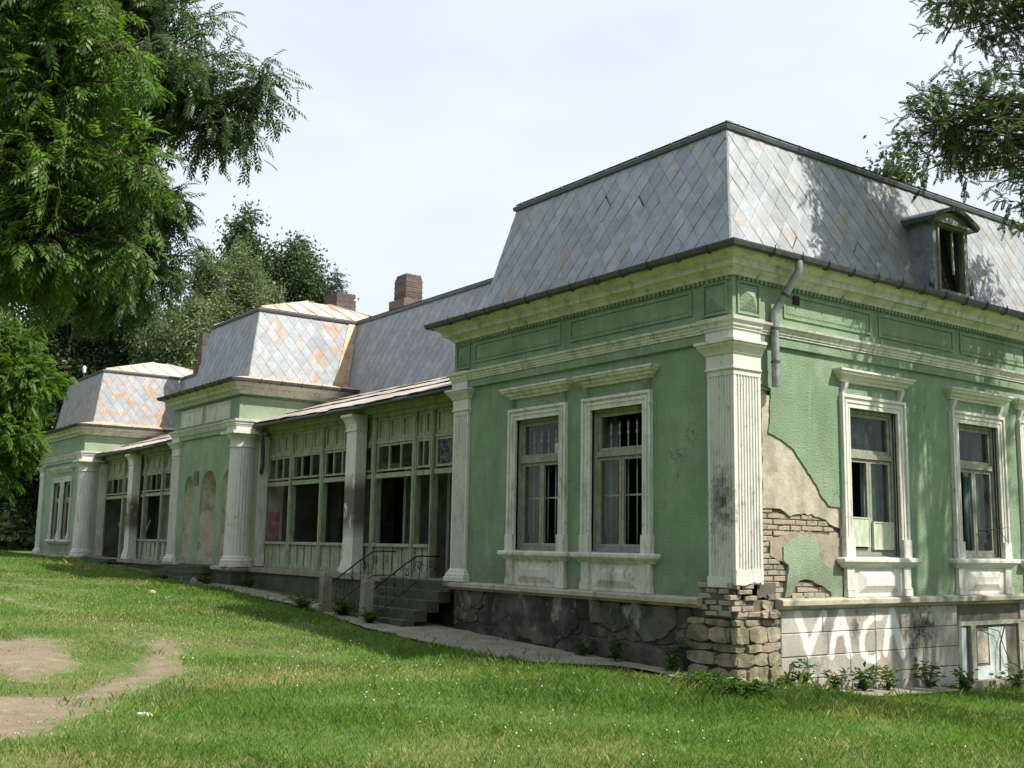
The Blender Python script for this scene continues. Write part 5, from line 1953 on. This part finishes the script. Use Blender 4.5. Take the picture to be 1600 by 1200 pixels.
# ------------------------------------------------------------------ vegetation
def rotmats(d, roll):
    """columns x=d, y,z perpendicular, rolled"""
    d = d / np.linalg.norm(d, axis=1, keepdims=True)
    up = np.tile([0., 0., 1.], (len(d), 1))
    bad = np.abs(d[:, 2]) > .97
    up[bad] = [1., 0, 0]
    y = np.cross(up, d)
    y /= np.linalg.norm(y, axis=1, keepdims=True)
    z = np.cross(d, y)
    c, s_ = np.cos(roll)[:, None], np.sin(roll)[:, None]
    return np.stack([d, y * c + z * s_, -y * s_ + z * c], -1)


def scatter(tv, tf, pos, rm, sc):
    n, k = len(pos), len(tv)
    v = np.einsum('nij,kj->nki', rm, tv) * sc[:, None, None] + pos[:, None, :]
    f = (tf[None] + (np.arange(n) * k)[:, None, None]).reshape(-1, tf.shape[1])
    return v.reshape(-1, 3), f


def pinnate(npair, ln, ll, lw, droop, term=True):
    """compound leaf along +x: leaflets of two triangles"""
    v, f = [], []

    def leaflet(p, d, up):
        d = d / np.linalg.norm(d)
        s_ = np.cross(d, up)
        s_ /= np.linalg.norm(s_)
        a = len(v)
        v.extend([p, p + d * ll * .45 + s_ * lw / 2 - np.array([0, 0, .004]), p + d * ll - np.array([0, 0, .15 * ll]), p + d * ll * .45 - s_ * lw / 2 - np.array([0, 0, .004])])
        f.extend([(a, a + 1, a + 2), (a, a + 2, a + 3)])
    for i in range(npair):
        t = (i + 1) / (npair + .5)
        p = np.array([ln * t, 0, -droop * ln * t * t])
        for s_ in (-1, 1):
            leaflet(p, np.array([.75, s_ * .8, -.35 - .3 * t]), np.array([0, 0, 1.]))
    if term: leaflet(np.array([ln, 0, -droop * ln]), np.array([1, 0, -.8]), np.array([0, 0, 1.]))
    return np.array(v), np.array(f)


def broad(nl, rad, ll, lw, seed):
    """loose spray of single leaves"""
    r = np.random.default_rng(seed)
    v, f = [], []
    for i in range(nl):
        p = r.normal(0, rad, 3)
        d = r.normal(0, 1, 3)
        d[2] -= .3
        d /= np.linalg.norm(d)
        s_ = np.cross(d, r.normal(0, 1, 3))
        s_ /= np.linalg.norm(s_)
        a = len(v)
        v.extend([p, p + d * ll * .5 + s_ * lw / 2, p + d * ll, p + d * ll * .5 - s_ * lw / 2])
        f.extend([(a, a + 1, a + 2), (a, a + 2, a + 3)])
    return np.array(v), np.array(f)


def bez(a, b_, c, n=6):
    a, b_, c = Vector(a), Vector(b_), Vector(c)
    return [a * (1 - t) ** 2 + b_ * 2 * t * (1 - t) + c * t * t for t in [k / n for k in range(n + 1)]]


def tree(name, label, base, top, r0, blobs, tmpl, mat, seed, nsub=5, twig=.5, perleaf=7, droop=.5, group=None, cat='tree', shell=.5, lsc=(.8, 1.25), forkz=.45, twigs=True, pull=.55):
    """blobs: (centre, radii, number of leaves). Trunk base->top, a limb to every blob, sub-branches, twigs, leaves."""
    r = np.random.default_rng(seed)
    base, top = Vector(base), Vector(top)
    t = empty(name, base, label, cat, group)
    tb = MB()
    mid = base.lerp(top, .5) + Vector((r.uniform(-.2, .2), r.uniform(-.2, .2), 0))
    tp = bez(base - Vector((0, 0, .3)), mid, top, 8)
    tb.tube(tp, [r0 * (1.25 if k == 0 else 1 - .55 * k / 8) for k in range(9)], 10)
    P_, D_ = [], []
    for (c, rad, nleaf) in blobs:
        c, rad = np.array(c, float), np.array(rad, float) * np.ones(3)
        h = np.clip((c[2] - base.z) / (top.z - base.z) * r.uniform(.45, .75), forkz, 1)
        st = tp[0].lerp(tp[0], 0) if False else tp[int(h * 8)]
        dist = (Vector(c) - st).length
        ctrl = st.lerp(Vector(c), .45) + Vector((0, 0, dist * .18))
        lp = bez(st, ctrl, c, 7)
        rl = r0 * .42 * min(1, .35 + dist / 12)
        tb.tube(lp, [max(.012, rl * (1 - .8 * k / 7)) for k in range(8)], 6)
        ntw = max(4, nleaf // perleaf)
        nsb = max(nsub, int(ntw / 14))
        subs = []
        for k in range(nsb):
            u = r.normal(0, 1, 3)
            u /= np.linalg.norm(u)
            e = Vector(c + u * rad * r.uniform(.45, .9))
            s0 = lp[r.integers(4, 8)]
            q = bez(s0, s0.lerp(e, .5) + Vector((0, 0, .12 * (e - s0).length)), e, 4)
            tb.tube(q, [max(.006, rl * .28 * (1 - .75 * i / 4)) for i in range(5)], 5, caps=False)
            subs.append(q)
        for k in range(ntw):
            u = r.normal(0, 1, 3)
            u /= np.linalg.norm(u)
            p = c + u * rad * (r.uniform(0, 1) ** shell)
            # pull towards the nearest of the sub-branches so leaves hang in clumps
            q = subs[r.integers(len(subs))]
            near = np.array(q[r.integers(1, 5)])
            p = p * (1 - pull) + near * pull + r.normal(0, .12, 3) * rad.mean() * .5
            d = (p - c) / rad + r.normal(0, .5, 3)
            d[2] -= droop
            d /= np.linalg.norm(d) + 1e-6
            L_ = twig * r.uniform(.6, 1.3)
            if twigs:
                tb.tube([p, p + d * L_ * .5 + np.array([0, 0, .03]), p + d * L_ - np.array([0, 0, .05 * L_])], [.009, .006, .003], 3, caps=False)
            for j in range(perleaf):
                s_ = (j + .5) / perleaf
                ld = d * .8 + r.normal(0, .55, 3)
                ld[2] -= droop * .5
                P_.append(p + d * L_ * s_)
                D_.append(ld)
    tb.v = [tuple(Vector(p) - base) for p in tb.v]
    tb.build('trunk', m_bark, t, smooth=True, recalc=False)
    P_, D_ = np.array(P_), np.array(D_)
    n = len(P_)
    rm = rotmats(D_, r.uniform(-.7, .7, n))
    k = len(tmpl)
    vs, fs, off = [], [], 0
    for i, (tv, tf) in enumerate(tmpl):
        sel = np.arange(n) % k == i
        v, f = scatter(tv, tf, P_[sel], rm[sel], r.uniform(*lsc, sel.sum()))
        vs.append(v)
        fs.append(f + off)
        off += len(v)
    v = np.concatenate(vs) - np.array(base)
    me = npmesh('crown', v, np.concatenate(fs))
    link_mesh('crown', me, mat, t)
    return t


l_ash = leafmat('ash_leaf', (.092, .165, .03), .4, .45)
l_ash2 = leafmat('ash_leaf_dark', (.062, .112, .036), .4, .38, .4)
l_rob = leafmat('robinia_leaf', (.078, .128, .05), .4, .45)
l_will = leafmat('silver_willow_leaf', (.13, .175, .085), .3, .3)
l_dark = leafmat('dark_wood_leaf', (.034, .062, .020), .4, .3)
l_mid = leafmat('wood_leaf', (.062, .10, .045), .35, .3)
l_spru = leafmat('spruce_needle', (.03, .055, .03), .3, .1)
l_brt = leafmat('bright_leaf', (.09, .175, .02), .35, .45)
l_weed = leafmat('weed_leaf', (.06, .125, .02), .4, .4)

T_ash = [pinnate(4, .26, .10, .038, .18), pinnate(5, .30, .098, .034, .28), pinnate(4, .24, .105, .036, .4)]
T_rob = [pinnate(5, .17, .046, .030, .1), pinnate(6, .19, .044, .028, .25)]
T_far = [broad(8, .24, .26, .15, 1), broad(8, .26, .24, .14, 2), broad(8, .28, .25, .13, 3)]
T_wil = [broad(10, .22, .22, .085, 4), broad(10, .25, .21, .08, 5)]
T_bsh = [broad(8, .10, .11, .06, 6), broad(8, .12, .1, .05, 7)]

# near ash on the left: its trunk stands left of the view, its boughs hang into it
tree('ash_tree', 'bright green ash boughs filling the upper left corner', (-3.2, -12.2, float(gz(-3.2, -12.2))), (-2.6, -11.4, 7.5), .26,
     [((-.5, -9.4, 6.1), (.9, .6, .7), 1300), ((-.45, -9.25, 5.2), (.85, .6, .6), 1300), ((-.55, -9.3, 4.4), (.85, .6, .55), 1250), ((-.6, -9.3, 3.65), (.8, .55, .45), 1100),
      ((-1.6, -9.9, 5.4), (1.2, .8, 1.0), 1200), ((-1.6, -9.7, 4.1), (1.1, .7, .8), 1100), ((.05, -8.85, 5.6), (.45, .35, .4), 260), ((.0, -8.75, 4.4), (.45, .35, .4), 300), ((-.05, -8.7, 3.75), (.4, .3, .35), 240),
      ((-3.2, -10.8, 7.4), (1.8, 1.4, 1.2), 500)],
     T_ash, l_ash, 3, twig=.42, droop=.22, lsc=(.6, 1.0))
tree('ash_tree', 'dark ash with long drooping branches against the sky', (-10.0, -11.5, float(gz(-10, -11.5))), (-8.8, -9.5, 9.0), .34,
     [((-4.8, -7.0, 8.2), (1.6, 1.0, 1.2), 1500), ((-4.2, -6.7, 7.5), (1.1, .7, .7), 900), ((-4.0, -6.2, 6.7), (.7, .5, .45), 420), ((-3.8, -5.85, 7.3), (.6, .45, .45), 420), ((-5.2, -7.2, 6.6), (1.4, .9, 1.0), 1100),
      ((-5.5, -6.9, 5.4), (.9, .7, .6), 520), ((-6.3, -7.4, 5.0), (1.5, .9, .9), 700), ((-6.0, -7.8, 9.8), (2.2, 1.6, 1.5), 700), ((-4.9, -7.1, 9.2), (1.1, .9, 1.0), 800), ((-7.5, -8.2, 6.3), (2, 1.1, 1.4), 700), ((-6.1, -7.0, 4.5), (.9, .6, .6), 500), ((-5.0, -6.8, 5.6), (.7, .5, .5), 620), ((-5.4, -6.6, 4.9), (.65, .5, .45), 560), ((-5.3, -7.0, 4.5), (.7, .5, .4), 420)],
     T_ash, l_ash2, 5, twig=.5, droop=.4, lsc=(.6, 1.0))
tree('ash_tree', 'leafy young ash at the left edge before the far pavilion', (-24.5, -7.6, float(gz(-24.5, -7.6))), (-23.8, -7.2, 4.6), .16,
     [((-22.3, -4.9, 5.0), (1.1, 1.0, 1.0), 1700), ((-22.4, -4.9, 3.6), (1.0, .9, .8), 1400), ((-22.8, -5.3, 6.3), (1.0, .9, .8), 1300), ((-22.6, -5.5, 2.5), (.7, .6, .5), 350), ((-23.8, -6.6, 5.5), (1.5, 1.2, 1.5), 800)],
     [pinnate(4, .30, .12, .05, .20), pinnate(5, .32, .12, .045, .3)], l_brt, 6, twig=.6, droop=.2)

# robinia on the right; most of it stands outside the view
tree('robinia_tree', 'feathery robinia boughs reaching in from the right over the roof', (9.2, 9.2, -1.7), (8.2, 8.4, 9.5), .32,
     [((1.1, 4.2, 7.6), (1.15, 1.05, 1.1), 2000), ((1.25, 4.6, 10.0), (1.2, 1.2, 1.0), 1700), ((1.9, 5.6, 8.5), (1.2, 1.1, 1.3), 1700), ((1.3, 6.3, 7.2), (1.1, 1.2, .9), 1600), ((.95, 7.7, 6.9), (1.0, 1.1, 1.0), 900), ((2.0, 6.2, 10.2), (1.0, 1.0, 1.0), 1100),
      ((3.8, 7.6, 9.2), (1.5, 1.5, 1.3), 900), ((5.6, 9.4, 9.8), (2.0, 2.0, 1.6), 900), ((8.5, 10.2, 11), (2.4, 2.4, 1.8), 900), ((9.6, 3.9, 8.8), (1.8, 1.6, 1.0), 900),
      ((10.6, 5.4, 9.2), (1.8, 1.8, 1.1), 900), ((11.8, 5.8, 8.4), (1.6, 1.5, .9), 700)],
     T_rob, l_rob, 8, twig=.35, droop=-.08, perleaf=6, lsc=(.75, 1.2), pull=.45, shell=.38)


# background wood
def far_tree(name, label, x, y, h, w_, n, tm, mat, seed, low=.25, group='trees behind the far pavilion', cat='tree', r0=.3):
    r = np.random.default_rng(seed)
    g = float(gz(x, y)) if abs(x) < 100 else 0.
    bl = []
    k = 11
    for i in range(k):
        f = i / (k - 1)
        zc = g + h * (low + (1 - low) * (.1 + .82 * f))
        ww = w_ * (math.sin(math.pi * (.18 + .72 * f)) ** .8)
        a = r.uniform(0, 6.28)
        q = ww * .55 * r.uniform(.3, 1)
        bl.append(((x + math.cos(a) * q, y + math.sin(a) * q, zc), (ww * .75, ww * .75, h * .15), n // k))
    tree(name, label, (x, y, g), (x + r.uniform(-.5, .5), y + r.uniform(-.5, .5), g + h * .9), r0, bl, tm, mat, seed, twig=.7, perleaf=6, droop=.15, group=group, cat=cat, forkz=.3, twigs=False, nsub=6)


far_tree('dark_tree', 'dark broadleaf tree behind the left end of the far pavilion', -54.6, 4.0, 17, 5.4, 4600, T_far, l_dark, 31, low=.1)
far_tree('dark_tree', 'dark spreading tree just right of the thin mast', -52, 7.4, 15.5, 5.0, 4400, T_far, l_dark, 32, low=.1)
far_tree('dark_tree', 'tallest dark tree above the far pavilion roof', -62, 6.5, 20, 5.4, 4400, T_far, l_mid, 33, low=.12)
far_tree('silver_willow', 'silvery green tree behind the roofs of the far pavilion', -45.5, 8.6, 15.6, 4.4, 6500, T_wil, l_will, 34, low=.15)
far_tree('silver_willow', 'paler silvery tree right of the far pavilion roof', -46.5, 11.8, 16.6, 4.6, 6500, T_wil, l_will, 35, low=.15)
far_tree('poplar_tree', 'tall blue green tree rising behind the silvery trees', -56.5, 15.0, 21.6, 5.0, 6500, T_far, l_mid, 36, low=.15)
far_tree('poplar_tree', 'tall blue green tree rightmost on the skyline', -54.5, 18.4, 20.6, 4.6, 6000, T_far, l_mid, 37, low=.15)
far_tree('dark_tree', 'dark tree at the far left edge beside the far pavilion', -50, -3.5, 14.0, 4.4, 3600, T_far, l_dark, 38, low=.16)
far_tree('dark_tree', 'dark tree with bare trunk left of the far pavilion', -56, .2, 16, 5.0, 3600, T_far, l_dark, 39, low=.2)
far_tree('maple_tree', 'small treetop showing above the near roof ridge', -15.1, 26.2, 17.9, 2.0, 1700, T_far, l_mid, 41, group=None)
# unseen park wood behind the photographer: panes mirror it, shaped to dim the front
rw_ = np.random.default_rng(60)
P_ = []
for x, y in [(-2, -36), (10, -38), (22, -36), (32, -27), (38, -14), (-16, -36), (-30, -34)]:
    u = rw_.normal(0, 1, (1500, 3))
    u /= np.linalg.norm(u, axis=1, keepdims=True)
    q = u * rw_.uniform(0, 1, (1500, 1)) ** .4 * np.array([6.5, 6.5, 9.0]) + np.array([x, y, 9.0])
    P_.append(q[q[:, 2] > -.8])
P_ = np.concatenate(P_)
v, f = scatter(T_far[0][0], T_far[0][1], P_, rotmats(rw_.normal(0, 1, (len(P_), 3)), rw_.uniform(-1, 1, len(P_))), rw_.uniform(1.6, 2.6, len(P_)))
tag(link_mesh('park_woodland', npmesh('park_woodland', v, f), l_dark), 'unseen belt of dark park trees across the lawn', 'woodland', kind='stuff')


def spruce(x, y, h, w_, label):
    g = float(gz(x, y))
    t = empty('spruce_tree', (x, y, g), label, 'tree')
    tb = MB()
    tb.tube([(0, 0, -.2), (0, 0, h * .6), (0, 0, h)], [.22, .12, .015], 7)
    r = np.random.default_rng(4)
    P_, D_ = [], []
    z = h * .15
    while z < h * .985:
        f = (h - z) / h
        for k in range(7):
            a = r.uniform(0, 6.28)
            L_ = w_ * f ** .85 * r.uniform(.7, 1.1) + .1
            e = np.array([math.cos(a) * L_, math.sin(a) * L_, -.22 * L_])
            tb.tube([(0, 0, z), tuple(np.array([0, 0, z]) + e)], [.02, .006], 3, caps=False)
            for s_ in np.linspace(.15, 1, max(3, int(L_ * 6))):
                P_.append(np.array([0, 0, z]) + e * s_)
                D_.append(e / L_ + r.normal(0, .35, 3))
        z += .32
    tb.build('trunk', m_bark, t, smooth=True, recalc=False)
    v, f = [], []
    for k in range(-3, 4):
        a = len(v)
        v += [(.0, .0, 0), (.16, .05 * k + .012, -.04), (.34, .10 * k, -.07 - .01 * abs(k)), (.16, .05 * k - .012, -.04)]
        f += [(a, a + 1, a + 2), (a, a + 2, a + 3)]
    P_, D_ = np.array(P_), np.array(D_)
    vv, ff = scatter(np.array(v), np.array(f), P_, rotmats(D_, r.uniform(-.5, .5, len(P_))), r.uniform(.8, 1.3, len(P_)))
    link_mesh('crown', npmesh('crown', vv, ff), l_spru, t)


spruce(-44.1, 15.9, 16.3, 2.4, 'thin dark spruce tip right of the leafy skyline')

# undergrowth mass closing the view at the left edge
P_, D_ = [], []
r = np.random.default_rng(77)
for k in range(2600):
    x, y = r.uniform(-75, -43), r.uniform(-14, 14)
    if x > -50 and y > -1.5: x -= 12
    P_.append((x, y, float(gz(x, y)) + abs(r.normal(0, .9)) + .1))
P_ = np.array(P_)
vv, ff = scatter(T_far[0][0], T_far[0][1], P_, rotmats(r.normal(0, 1, (len(P_), 3)), r.uniform(-1, 1, len(P_))), r.uniform(1.2, 2.2, len(P_)))
tag(link_mesh('undergrowth', npmesh('undergrowth', vv, ff), l_dark), 'dark tangled undergrowth under the trees beyond the far pavilion', 'undergrowth', kind='stuff')
# distant wood behind everything
P_ = []
for k in range(9000):
    a = r.uniform(0, 1)
    x, y = -78 + r.uniform(-10, 10) - 10 * a, -40 + 62 * a
    P_.append((x, y, abs(r.normal(0, 1)) * 5.5 if r.uniform() < .85 else r.uniform(8, 14)))
P_ = np.array(P_)
vv, ff = scatter(T_far[1][0], T_far[1][1], P_, rotmats(r.normal(0, 1, (len(P_), 3)), r.uniform(-1, 1, len(P_))), r.uniform(2.0, 3.6, len(P_)))
tag(link_mesh('distant_wood', npmesh('distant_wood', vv, ff), l_dark), 'far mass of dark woodland closing the view at left', 'woodland', kind='stuff')

# thin mast with an insulator behind the far pavilion
mt_ = empty('mast', (-41.6, 1.8, -.1), 'thin rusty mast with a white insulator behind the far roof', 'mast')
one(lambda b: b.tube([(0, 0, 0), (.05, .02, 8.4)], [.05, .035], 6), 'pole', m_iron, mt_, smooth=True)
one(lambda b: b.tube([(.07, .02, 8.35), (.07, .02, 8.42), (.07, .02, 8.5), (.07, .02, 8.56), (.07, .02, 8.66), (.07, .02, 8.72)], [.03, .09, .06, .09, .07, .02], 8), 'insulator', m_litter, mt_, smooth=True)


# weeds and small plants
def weed(x, y, h, w_, n, label, tm=None, mat=None, seed=0, grp='weeds along the plinth'):
    r = np.random.default_rng(seed + 500)
    g = float(gz(x, y))
    t = empty('weed', (x, y, g), label, 'weed', grp)
    st = MB()
    P_, D_ = [], []
    for k in range(n):
        a = r.uniform(0, 6.28)
        q = w_ * r.uniform(.2, 1)
        hh = h * r.uniform(.5, 1)
        e = Vector((math.cos(a) * q, math.sin(a) * q, hh))
        pts = bez((0, 0, 0), (e.x * .3, e.y * .3, hh * .7), e, 4)
        st.tube(pts, [.006, .005, .004, .003, .002], 3, caps=False)
        for j in range(7):
            s_ = r.uniform(.2, 1)
            p = np.array(pts[min(4, int(s_ * 4.99))]) + r.normal(0, .02, 3)
            P_.append(p)
            d = r.normal(0, 1, 3)
            d[2] = abs(d[2]) * .3
            D_.append(d)
    st.build('stem', m_twig, t, recalc=False)
    P_, D_ = np.array(P_), np.array(D_)
    tv, tf = (tm or T_weed)
    v, f = scatter(tv, tf, P_, rotmats(D_, r.uniform(-.5, .5, len(P_))), r.uniform(.7, 1.4, len(P_)))
    link_mesh('foliage', npmesh('foliage', v, f), mat or l_weed, t)
    return t


T_weed = (np.array([(0, 0, 0), (.045, .022, .012), (.10, 0, -.012), (.045, -.022, .012)]), np.array([(0, 1, 2), (0, 2, 3)]))
for i, (x, y, h, w_, n, lb) in enumerate([
    (.22, 1.18, .42, .16, 16, 'leafy weed under the first graffiti letter'), (.24, 1.80, .32, .2, 14, 'low weed between the first two graffiti letters'),
    (.26, 2.5, .40, .28, 22, 'bushy weed under the second graffiti letter'), (.24, 3.1, .38, .2, 16, 'weed under the third graffiti letter'),
    (.22, 4.2, .45, .26, 18, 'weed beside the black soot stain on the plinth'), (.45, 4.9, .34, .3, 16, 'weed before the cellar light well'), (.7, 6.0, .4, .4, 18, 'weed at the right edge under the cellar boards'),
    (1.25, -1.2, .24, .55, 70, 'thick low clump of weeds on the grass before the stone corner'), (.3, -.95, .20, .4, 40, 'smaller low clump of weeds left of the stone corner'), (.05, .95, .22, .2, 14, 'small weed at the foot of the corner stones'),
    (-1.05, -.22, .4, .14, 12, 'weed at the front plinth nearest the corner'), (-2.3, -.2, .45, .16, 14, 'tallest weed at the dark front plinth'), (-3.1, -.22, .3, .22, 14, 'low weed at the middle of the dark front plinth'),
    (-9.7, -1.05, .35, .4, 40, 'weeds growing between the two concrete posts'), (-11.2, -1.2, .3, .5, 36, 'weeds at the foot of the further concrete post'), (-8.3, -1.15, .28, .3, 24, 'weeds beside the nearer concrete post'),
    (-18.6, -.55, .35, .3, 22, 'weeds at the foot of the round column'), (-17.2, .1, .35, .35, 24, 'weeds on the broken slab beside the round column'), (-21.0, -.9, .22, .5, 22, 'weeds on the low steps before the niches')]):
    weed(x, y, h, w_, n, lb, seed=i)
# grass tuft on the chimney
tv = np.array([(-.004, 0, 0), (.004, 0, 0), (.01, 0, .2)])
r = np.random.default_rng(9)
P_ = np.stack([r.uniform(-.3, .3, 160), r.uniform(-.25, .25, 160), np.zeros(160)], -1)
D_ = r.normal(0, .5, (160, 3))
v, f = scatter(np.array([(0, -.012, 0), (0, .012, 0), (.18, 0, 0)]), np.array([(0, 1, 2)]), P_, rotmats(D_ + np.array([0, 0, 1.1]), r.uniform(-1, 1, 160)), r.uniform(.5, 1.2, 160))
link_mesh('grass_tuft', npmesh('grass_tuft', v, f), l_weed, c1, (-18.9, 5.7, 9.05))

# ------------------------------------------------------------------ lawn blades
def in_paths(x, y, grow=0.):
    o = np.zeros(len(x), bool)
    for p in PATHS:
        px = np.array(p)
        c = np.zeros(len(x), bool)
        j = len(px) - 1
        for i in range(len(px)):
            xi, yi = px[i]
            xj, yj = px[j]
            cond = (yi > y) != (yj > y)
            xx = (xj - xi) * (y - yi) / (yj - yi + 1e-12) + xi
            c ^= cond & (x < xx)
            j = i
        o |= c
    return o


r = np.random.default_rng(101)
N0 = 800000
u = r.uniform(0, 1, N0)
r0_, r1_ = 5.0, 58.0
e = .45
rad = (r0_ ** e + u * (r1_ ** e - r0_ ** e)) ** (1 / e)
yaw0 = math.atan2(fw.y, fw.x)
ang = yaw0 + r.uniform(-.62, .62, N0)
x, y = CAM.x + rad * np.cos(ang), CAM.y + rad * np.sin(ang)
ok = ~((x < .1) & (y > -.12))
ap = np.array(rough(APRON[0], .3, .07, 9))


def in_poly(px, x, y):
    c = np.zeros(len(x), bool)
    j = len(px) - 1
    for i in range(len(px)):
        xi, yi = px[i]
        xj, yj = px[j]
        cond = (yi > y) != (yj > y)
        c ^= cond & (x < (xj - xi) * (y - yi) / (yj - yi + 1e-12) + xi)
        j = i
    return c


ok &= ~(in_poly(ap, x, y) & (r.uniform(0, 1, N0) > .03))
pth = in_paths(x + r.normal(0, .2, N0), y + r.normal(0, .2, N0))
tuft = np.sin(x * 3.1 + 1.7 * np.sin(y * 2.3)) * np.sin(y * 3.7 - x * 1.3)
ok &= ~(pth & (r.uniform(0, 1, N0) > np.clip(.06 + .8 * (tuft - .4), .03, .6)))
x, y, rad = x[ok], y[ok], rad[ok]
n = len(x)
z = gz(x, y)
patch = np.sin(x * .8 + 2 * np.sin(y * .6)) * np.cos(y * .9 - x * .3) + .5 * np.sin(x * 2.3 - y * 1.9)
edge = np.clip((y + 4.5) / 3.5, 0, 1) * (y < 0) + np.clip((2.5 - x) / 2, 0, 1) * (x > 0) * (y > -1.5)
hgt = r.uniform(.02, .06, n) * (1 + .38 * patch) * (1 + 1.0 * edge)
tall = r.uniform(0, 1, n) < .02
hgt[tall] *= 1.9
wid = r.uniform(.003, .0055, n) * np.clip(rad / 9, 1, 4.0)
a = r.uniform(0, 2 * np.pi, n)
lean = r.uniform(.1, .9, n) * hgt
la = r.uniform(0, 2 * np.pi, n)
dx, dy = np.cos(a) * wid / 2, np.sin(a) * wid / 2
lx, ly = np.cos(la) * lean, np.sin(la) * lean
v = np.empty((n, 4, 3))
v[:, 0] = np.stack([x - dx, y - dy, z - .005], -1)
v[:, 1] = np.stack([x + dx, y + dy, z - .005], -1)
v[:, 2] = np.stack([x + dx * .7 + lx * .35, y + dy * .7 + ly * .35, z + hgt * .6], -1)
v[:, 3] = np.stack([x + lx, y + ly, z + hgt], -1)
v = v.reshape(-1, 3)
f0 = np.arange(n)[:, None] * 4
f = np.concatenate([f0 + np.array([[0, 1, 2]]), f0 + np.array([[0, 2, 3]])])


def grass_mat():
    mt = leafmat('grass_blade', (.10, .18, .025), .28, .4, .6)
    t = mt.node_tree
    vm = [q for q in t.nodes if q.type == 'VECT_MATH' and q.operation == 'SCALE'][0]
    ge = t.nodes.new('ShaderNodeNewGeometry')
    n1 = nd(t, 'ShaderNodeTexNoise', Scale=.42, Detail=5., Roughness=.6)
    t.links.new(ge.outputs['Position'], n1.inputs['Vector'])
    m1 = t.nodes.new('ShaderNodeMapRange')
    m1.inputs[1].default_value, m1.inputs[2].default_value = .42, .68
    t.links.new(n1.outputs[0], m1.inputs[0])
    # single dry blades, more of them where the lawn is parched
    ad = t.nodes.new('ShaderNodeMath')
    ad.operation = 'MULTIPLY_ADD'
    ad.inputs[1].default_value = .75
    t.links.new(m1.outputs[0], ad.inputs[0])
    t.links.new(ge.outputs['Random Per Island'], ad.inputs[2])
    m2 = t.nodes.new('ShaderNodeMapRange')
    m2.inputs[1].default_value, m2.inputs[2].default_value = 1.03, 1.22
    t.links.new(ad.outputs[0], m2.inputs[0])
    mi = t.nodes.new('ShaderNodeMix')
    mi.data_type = 'RGBA'
    mi.inputs[6].default_value = (.122, .222, .038, 1)
    mi.inputs[7].default_value = (.34, .31, .14, 1)
    t.links.new(m2.outputs[0], mi.inputs[0])
    t.links.new(mi.outputs[2], vm.inputs[0])
    return mt


tag(link_mesh('lawn_grass', npmesh('lawn_grass', v, f), grass_mat()), 'short uneven lawn grass with dry patches', 'grass', kind='stuff')
# tiny white clover heads
r = np.random.default_rng(55)
n = 260
x, y = r.uniform(-14, 5, n), r.uniform(-6.5, -1.7, n)
z = gz(x, y) + r.uniform(.05, .09, n)
oc = np.array([(1, 0, 0), (0, 1, 0), (-1, 0, 0), (0, -1, 0), (0, 0, 1), (0, 0, -1)]) * .011
of = np.array([(0, 1, 4), (1, 2, 4), (2, 3, 4), (3, 0, 4), (1, 0, 5), (2, 1, 5), (3, 2, 5), (0, 3, 5)])
v, f = scatter(oc, of, np.stack([x, y, z], -1), np.tile(np.eye(3), (n, 1, 1)), r.uniform(.6, 1.1, n))
tag(link_mesh('clover_flowers', npmesh('clover_flowers', v, f), m_litter), 'tiny white clover heads dotted over the lawn', 'flowers', kind='stuff')


# pebbles on the dirt track
n = 1500
xs, ys = r.uniform(-8, 1, n), r.uniform(-10, -5.2, n)
k = in_paths(xs, ys)
xs, ys = xs[k], ys[k]
v, f = scatter(oc * np.array([1, 1, .6]), of, np.stack([xs, ys, gz(xs, ys) + .016], -1), rotmats(np.column_stack([r.normal(0, 1, (len(xs), 2)), np.zeros(len(xs))]), np.zeros(len(xs))), r.uniform(.3, 1.5, len(xs)))
tag(link_mesh('gravel', npmesh('gravel', v, f), m_cream), 'loose pale pebbles on the dirt track', 'gravel', kind='stuff')


# litter and rubble
def scrap(x, y, l, w_, label, mat, h=.03, seed=1, name='litter_scrap', cat='litter'):
    r = random.Random(seed)
    b = MB()
    n = 7
    t_, l_ = [], []
    for k in range(n):
        a = 2 * math.pi * k / n
        q = r.uniform(.7, 1.1)
        l_.append((math.cos(a) * l / 2 * q, math.sin(a) * w_ / 2 * q, 0))
        t_.append((math.cos(a) * l / 2 * q * .8, math.sin(a) * w_ / 2 * q * .8, h * r.uniform(.5, 1.2)))
    a = b.add(l_)
    c = b.add(t_)
    for k in range(n): b.f.append((a + k, a + (k + 1) % n, c + (k + 1) % n, c + k))
    e = b.add([(0, 0, h * 1.3)])
    for k in range(n): b.f.append((c + k, c + (k + 1) % n, e))
    return b.build(name, mat, None, loc=(x, y, float(gz(x, y)) + .012), label=label, cat=cat)


scrap(-.15, -8.15, .22, .06, 'white plastic scrap lying at the edge of the dirt track', m_litter, .025, 1).rotation_euler.z = .9
scrap(-15.3, -3.1, .25, .2, 'small pale rubble lump on the dry grass', m_cream, .06, 3)
scrap(.14, -.28, .2, .14, 'loose red brick at the foot of the stone corner', m_brick, .08, 5, 'loose_brick', 'brick')
scrap(-9.2, -.75, .4, .3, 'broken concrete lump beside the steps', m_conc, .14, 6, 'rubble_lump', 'rubble')
scrap(-19.0, -.75, .45, .3, 'red brick rubble at the end of the low steps', m_brick, .16, 7, 'rubble_lump', 'rubble')
scrap(-18.9, -1.0, .16, .12, 'tiny blue plastic scrap by the low steps', pmat('blue_plastic', (.08, .14, .42), .5), .06, 8)
